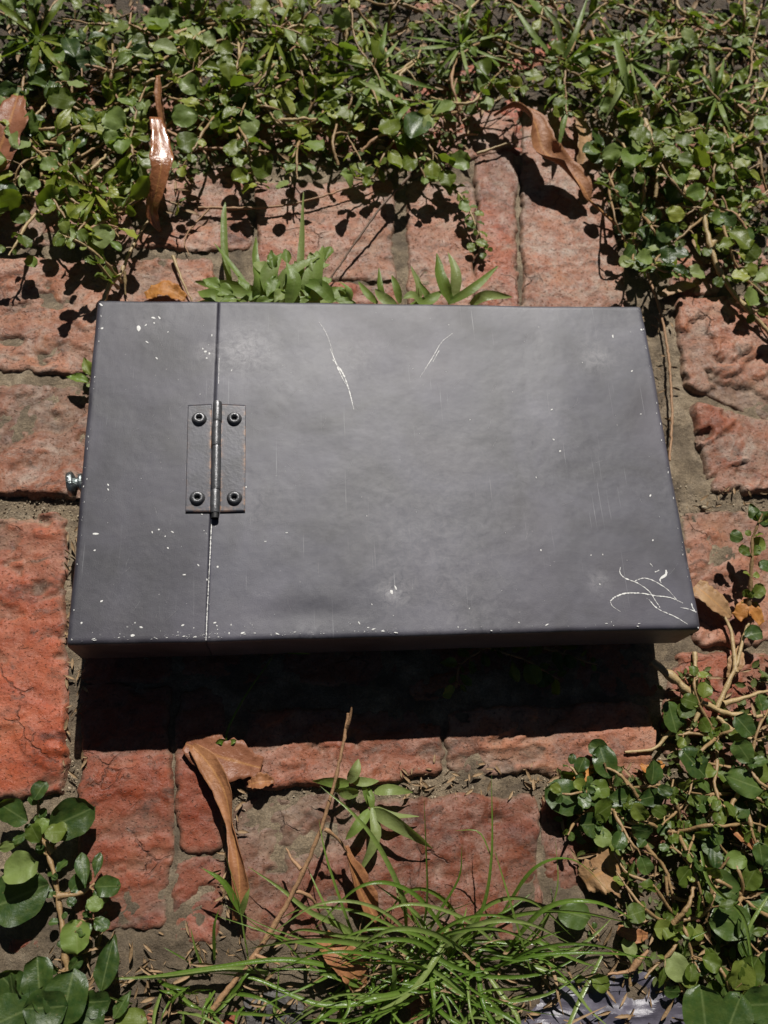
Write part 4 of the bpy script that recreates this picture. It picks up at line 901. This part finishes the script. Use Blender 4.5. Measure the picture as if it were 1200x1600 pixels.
blades('broad_grass', 'pale crabgrass with wide blades in the weeds near the top right', [
 ([(880,90,.03),(870,40,.045),(850,10,.05)], .0050),([(880,95,.03),(900,50,.045),(920,-10,.05)], .0050),([(885,98,.03),(920,70,.045),(965,62,.04)], .0100),([(880,100,.03),(915,85,.04),(945,72,.03)], .0050),([(870,95,.03),(830,50,.045),(800,5,.045)], .0060),([(880,140,.02),(882,180,.03),(872,235,.02)], .0062),([(880,142,.02),(910,160,.03),(942,172,.02)], .0060),([(882,140,.02),(860,155,.03),(850,172,.02)], .0050),
 ([(960,60,.04),(975,110,.045),(985,150,.04)], .0070),([(640,165,.03),(600,145,.045),(560,125,.04)], .0070),([(640,165,.03),(665,160,.04),(690,155,.035)], .0060),([(640,165,.03),(625,180,.04),(612,205,.03)], .0050)], LEAFP, shape='broad', curl=.4)
for (px, py, n_, L0, lb, wd0) in ((590,110,14,95,'grassy sprout with narrow pale blades among the far weeds above the oval leaves',.0042),(720,70,12,90,'fine grassy sprout in the far weeds between the oval leaf and the crabgrass',.0034),(985,95,12,105,'drooping grassy sprout right of the crabgrass in the far weeds',.0050),
      (1120,150,12,90,'grassy sprout at the right end of the far weeds above the broad pale leaf',.0040),(150,300,9,80,'narrow-bladed sprout in the weeds at the far left above the box corner',.0048),(60,60,9,100,'long-leaved sprout in the dark weeds of the top left corner',.0062),(430,60,9,80,'narrow-leaved sprout in the far weeds by the top border',.0042)):
    Bx = []
    for i in range(n_):
        a = 6.28*(i+rng.random()*.7)/n_; L = L0*rng.uniform(.6, 1.15); z1 = rng.uniform(.030, .045)
        Bx.append(([(px, py, .02), (px+math.cos(a)*L*.45, py-math.sin(a)*L*.45, z1), (px+math.cos(a)*L, py-math.sin(a)*L*.9, z1-.008)], wd0*rng.uniform(.7, 1.3)))
    blades('broad_grass', lb, Bx, LEAFP if n_ != 9 else LEAFF, shape='broad', curl=.4)
for (px, py, z, ang, s, wh, m_, lb) in ((652,196,.040,60,.028,'round',D,'one large oval dark leaf above the dark twig'),(538,176,.030,120,.020,'spoon',L_,'single smooth oval leaf in the far weeds')):
    plant('creeping_weed', lb, [[(px, py+22, .006), (px, py+14, z*.6), (px, py+8, z*.9)]], 'weed', None, m_, STEM, .005, .05, .0009, None, 'round', side=False, extra=[(px,py,z,ang,s,wh,m_)])
blades('grass_tuft', 'thin grass stalk leaning over the shadow from under the box', [([(352,1165,.004),(358,1135,.010),(385,1085,.018),(420,1035,.022),(435,1010,.024)], .0016),([(435,1012,.024),(455,1018,.03),(485,1022,.026)], .0040),([(355,1163,.006),(345,1158,.01),(336,1162,.008)], .0050),([(355,1163,.006),(365,1158,.01),(370,1160,.008)], .0040)])
blades('grass_tuft', 'small grass stalk with side blades left of the tan twig', [([(390,1510,.004),(380,1450,.014),(372,1400,.022),(352,1336,.028)], .0012),([(376,1425,.016),(350,1380,.026),(315,1356,.028)], .0046),([(376,1430,.016),(384,1405,.024),(390,1388,.026)], .0046),([(335,1500,.004),(334,1450,.02),(342,1420,.024)], .0026),([(320,1520,.004),(305,1480,.014),(298,1450,.018)], .0018),([(300,1505,.006),(270,1488,.012),(255,1480,.012)], .0010)])
blades('grass_tuft', 'long grass blades crossing the weeds at the lower right', [([(1095,1330,.02),(1110,1380,.026),(1160,1430,.026),(1175,1500,.022),(1192,1590,.018)], .0030),([(1068,1500,.01),(1075,1470,.02),(1105,1455,.02)], .0020),([(1200,1400,.02),(1170,1450,.02),(1160,1500,.014)], .0024),([(1185,1560,.02),(1170,1500,.02),(1150,1460,.02)], .0024)])

# ---------------------------------------------------------------- dry leaves
def dryleaf(label, pts, wds, mat, curl, twist, nv=9, ruf=.0, stalk=None, up=(0,0,1), name='dry_leaf', group='dry fallen leaves'):
    P = [at(*p) for p in pts]; n = 40; Q = cr(P, n); u = np.linspace(0,1,n)
    root = empty(name, at(*pts[0][:2], 0), label, 'leaf', group)
    ruf = max(ruf, .0010)*2.2; wn_ = 1+.26*fbm(u*9, u*0+len(label), 77, 3)
    mb = MB(); mb.ribbon(Q, wn_*np.interp(u, np.linspace(0,1,len(wds)), wds), np.interp(u, np.linspace(0,1,len(curl)), curl), np.interp(u, np.linspace(0,1,len(twist)), twist), up, nv, ruf, 5)
    o = mb.build('leaf_blade', mat); shift(o, root)
    s = o.modifiers.new('thickness', 'SOLIDIFY'); s.thickness = .00015; s.offset = 0
    if stalk:
        mb = MB(); S = cr([at(*p) for p in stalk], 16); mb.tube(S, np.linspace(.0010,.0014,16), 7); shift(mb.build('stalk', mat), root)
    return root
dryleaf('big curled glossy brown leaf twisting over the pale rounded brick', [(772,182,.018),(805,168,.028),(834,190,.030),(848,232,.024),(878,262,.020),(908,290,.017),(922,314,.011)], [.003,.016,.030,.028,.030,.022,.002], DRY, [1.0,1.2,1.3,1.1,1.3,1.0,.4], [.8,.9,.5,-.1,.6,.3,0], 11, .0012, [(920,312,.016),(945,335,.010),(976,362,.006)])
dryleaf('upright brown strap leaf with a white glossy end', [(250,362,.006),(238,335,.018),(244,300,.032),(252,258,.0425),(251,220,.0440),(243,183,.0454)], [.002,.012,.017,.016,.015,.011], DRYG, [.5,.6,.6,.3,.06,.03], [0,.1,.1,-.1,-.18,-.18], 9, .0006)
dryleaf('narrow dull brown leaf standing behind the strap leaf with white end', [(258,230,.03),(254,190,.036),(250,150,.042),(247,118,.046)], [.006,.010,.009,.003], DRY, [.8,.9,.9,.6], [.5,.6,.7,.6])
dryleaf('long wavy brown strap leaf lying below the left half of the shadow', [(300,1165,.008),(325,1192,.012),(350,1235,.016),(362,1290,.018),(372,1350,.020),(374,1400,.018),(366,1442,.010)], [.004,.015,.014,.009,.012,.011,.003], DRY, [.3,.6,1.0,1.4,1.3,1.0,.5], [0,-.1,-.4,-.8,-.2,.5,.4], 11, .0012)
dryleaf('flat tan leaf fragment at the edge of the box shadow', [(290,1162,.005),(330,1178,.008),(370,1190,.008),(408,1200,.005)], [.010,.026,.024,.012], DRYB, [.2,.3,.3,.2], [0,0,.1,.1], 9, .0010)
dryleaf('small curled brown leaf right of the tan fragment', [(388,1226,.005),(405,1222,.008),(428,1220,.005)], [.004,.013,.003], DRY, [.9,1.0,.8], [.2,.3,.4])
dryleaf('ragged pale brown leaf at the left border in the far weeds', [(-40,290,.026),(-5,240,.034),(15,190,.040),(28,150,.036)], [.014,.034,.032,.012], DRYB, [.3,.3,.4,.3], [.1,.1,.1,.2], 11, .0025)
dryleaf('thin brown strap leaf standing among the grass at the bottom', [(540,1322,.020),(552,1360,.018),(566,1400,.012),(590,1440,.006)], [.003,.014,.018,.006], DRY, [1.2,1.3,1.2,1], [.8,.7,.6,.4], 9, .001)
dryleaf('brown curled leaf under the grass tuft', [(505,1465,.006),(528,1490,.014),(552,1520,.012),(560,1550,.006)], [.010,.024,.020,.006], DRY, [.8,1.0,1.0,.8], [.2,.3,.3,.2], 9, .001)
dryleaf('round papery tan leaf under the near right weeds', [(912,1378,.004),(930,1368,.009),(950,1360,.009),(975,1350,.004)], [.012,.026,.028,.014], DRYT, [.3,.3,.3,.3], [0,.1,0,0], 9, .0014)
dryleaf('pointed tan leaf sticking out by the near right corner of the box', [(1086,915,.010),(1105,930,.012),(1125,948,.010),(1142,965,.006)], [.012,.019,.016,.003], DRYT, [.4,.4,.4,.4], [0,.2,.2,.1], 9, .0008)
dryleaf('orange brown folded leaf on the pink brick at the right border', [(1150,965,.010),(1170,950,.014),(1190,975,.012)], [.008,.014,.006], DRYO, [.5,.6,.5], [.1,.2,.2])
dryleaf('orange curled leaf at the tip of the root stem below the shadow', [(1000,1196,.006),(1018,1206,.008),(1036,1192,.006)], [.004,.013,.004], DRYO, [.9,1.1,.9], [.4,.5,.5])
dryleaf('yellow orange leaf under the drooping leaves below the shadow', [(880,1222,.005),(905,1212,.008),(928,1198,.006)], [.004,.012,.004], DRYO, [.4,.5,.4], [.1,.1,.2])
dryleaf('orange flaky leaf at the far left edge of the box', [(228,464,.006),(255,452,.010),(290,466,.006)], [.008,.018,.006], DRYO, [.5,.5,.4], [.1,.2,.1], 9, .0016)
dryleaf('pale yellow leaf lying under the runner at the right', [(1030,462,.004),(1060,450,.006),(1086,445,.004)], [.004,.012,.004], DRYT, [.4,.5,.4], [.1,.1,.2])
dryleaf('tan papery leaf at the root knot on the right', [(1140,1060,.006),(1150,1035,.01),(1158,1010,.006)], [.005,.012,.004], DRYT, [.4,.5,.4], [.1,.3,.2])
dryleaf('twisted dark brown leaf at the right border of the near weeds', [(1140,1290,.012),(1165,1315,.016),(1185,1330,.012),(1215,1325,.008)], [.005,.012,.012,.004], DRY, [.8,.9,.8,.6], [.2,.6,.8,.6])
dryleaf('reddish brown leaf end by the purple grey stone', [(965,1452,.006),(990,1462,.010),(1012,1462,.006)], [.005,.010,.004], DRY, [.4,.5,.4], [.1,.3,.2])
dryleaf('broken brown leaf near the top of the far weeds', [(208,75,.02),(225,55,.024),(248,48,.02)], [.008,.016,.006], DRYT, [.4,.5,.4], [.1,.3,.2])
dryleaf('grey brown dead leaf behind the curled brown leaf', [(905,180,.006),(915,230,.010),(905,270,.006)], [.010,.020,.006], DRYT, [.5,.7,.5], [.1,.2,.3], 9, .002)

# purple grey stone in the bottom right
def stone(label, poly, z, mat, seed):
    P = np.array([at(*p)[:2] for p in poly]); c = P.mean(0); n = 90; t = np.linspace(0, len(P), n, endpoint=False); i = t.astype(int); f = (t-i)[:,None]
    ring = P[i%len(P)]*(1-f)+P[(i+1)%len(P)]*f; rad = np.linspace(0, 1, 40)
    V = c+(ring-c)[None]*rad[:,None,None]*(1+.02*rng.normal(size=(1,n,1)))
    x, y = V[...,0], V[...,1]; nn = fbm(x*35, y*35, seed, 5); fac = np.abs(fbm(x*22+3, y*50, seed+2, 3))
    zz = z+.0030*fbm(x*28, y*28, seed, 2)-.006*fac-.016*smooth(.9, 1.0, np.broadcast_to(rad[:,None], x.shape))+.0003*fbm(x*200, y*200, seed+4, 2)
    i, j = np.meshgrid(np.arange(39), np.arange(n), indexing='ij'); j2 = (j+1)%n
    F_ = np.stack([i*n+j, (i+1)*n+j, (i+1)*n+j2, i*n+j2], -1).reshape(-1,4)
    o = link('stone', mesh('stone', np.stack([x,y,zz],-1).reshape(-1,3), F_, False), mat); tag(o, label, 'stone'); return o
stone('wet-looking purple grey slab of stone in the joint at the bottom right', [(800,1600),(850,1540),(930,1520),(1000,1508),(1050,1525),(1085,1570),(1095,1640),(1000,1700),(830,1700)], .004, SLATE, 4)
stone('small dark chunk of stone at the bottom left of the grass', [(375,1560),(440,1540),(480,1570),(470,1630),(390,1640)], .002, m_plain('dark_stone', (.10,.09,.085), .6, 0, .5, 120, .002), 9)
for i, (px, py, s) in enumerate(((653,1200,.0022),(130,1195,.0014),(1038,548,.0016),(590,1215,.0012))):
    pass
# small pebbles
def pebble(px, py, s, label):
    V, F_ = lathe([(.00001,1),(.5,.86),(.86,.5),(1,0),(.86,-.5),(.5,-.86),(.00001,-1)], 14); V = V*(s, s*.8, s*.7); V = V*(1+.1*rng.normal(size=(len(V),1)))
    o = link('pebble', mesh('pebble', V, F_[:, ::-1]), GRIT); p = at(px, py); o.location = (p[0], p[1], -.0015+s*.5); tag(o, label, 'pebble')
pebble(653,1201,.0028,'round grey pebble in the joint below the shadow'); pebble(1103,925,.0018,'small pale pebble beside the near right corner of the box')
pebble(1101,793,.0022,'cream pebble in the sandy joint right of the box')
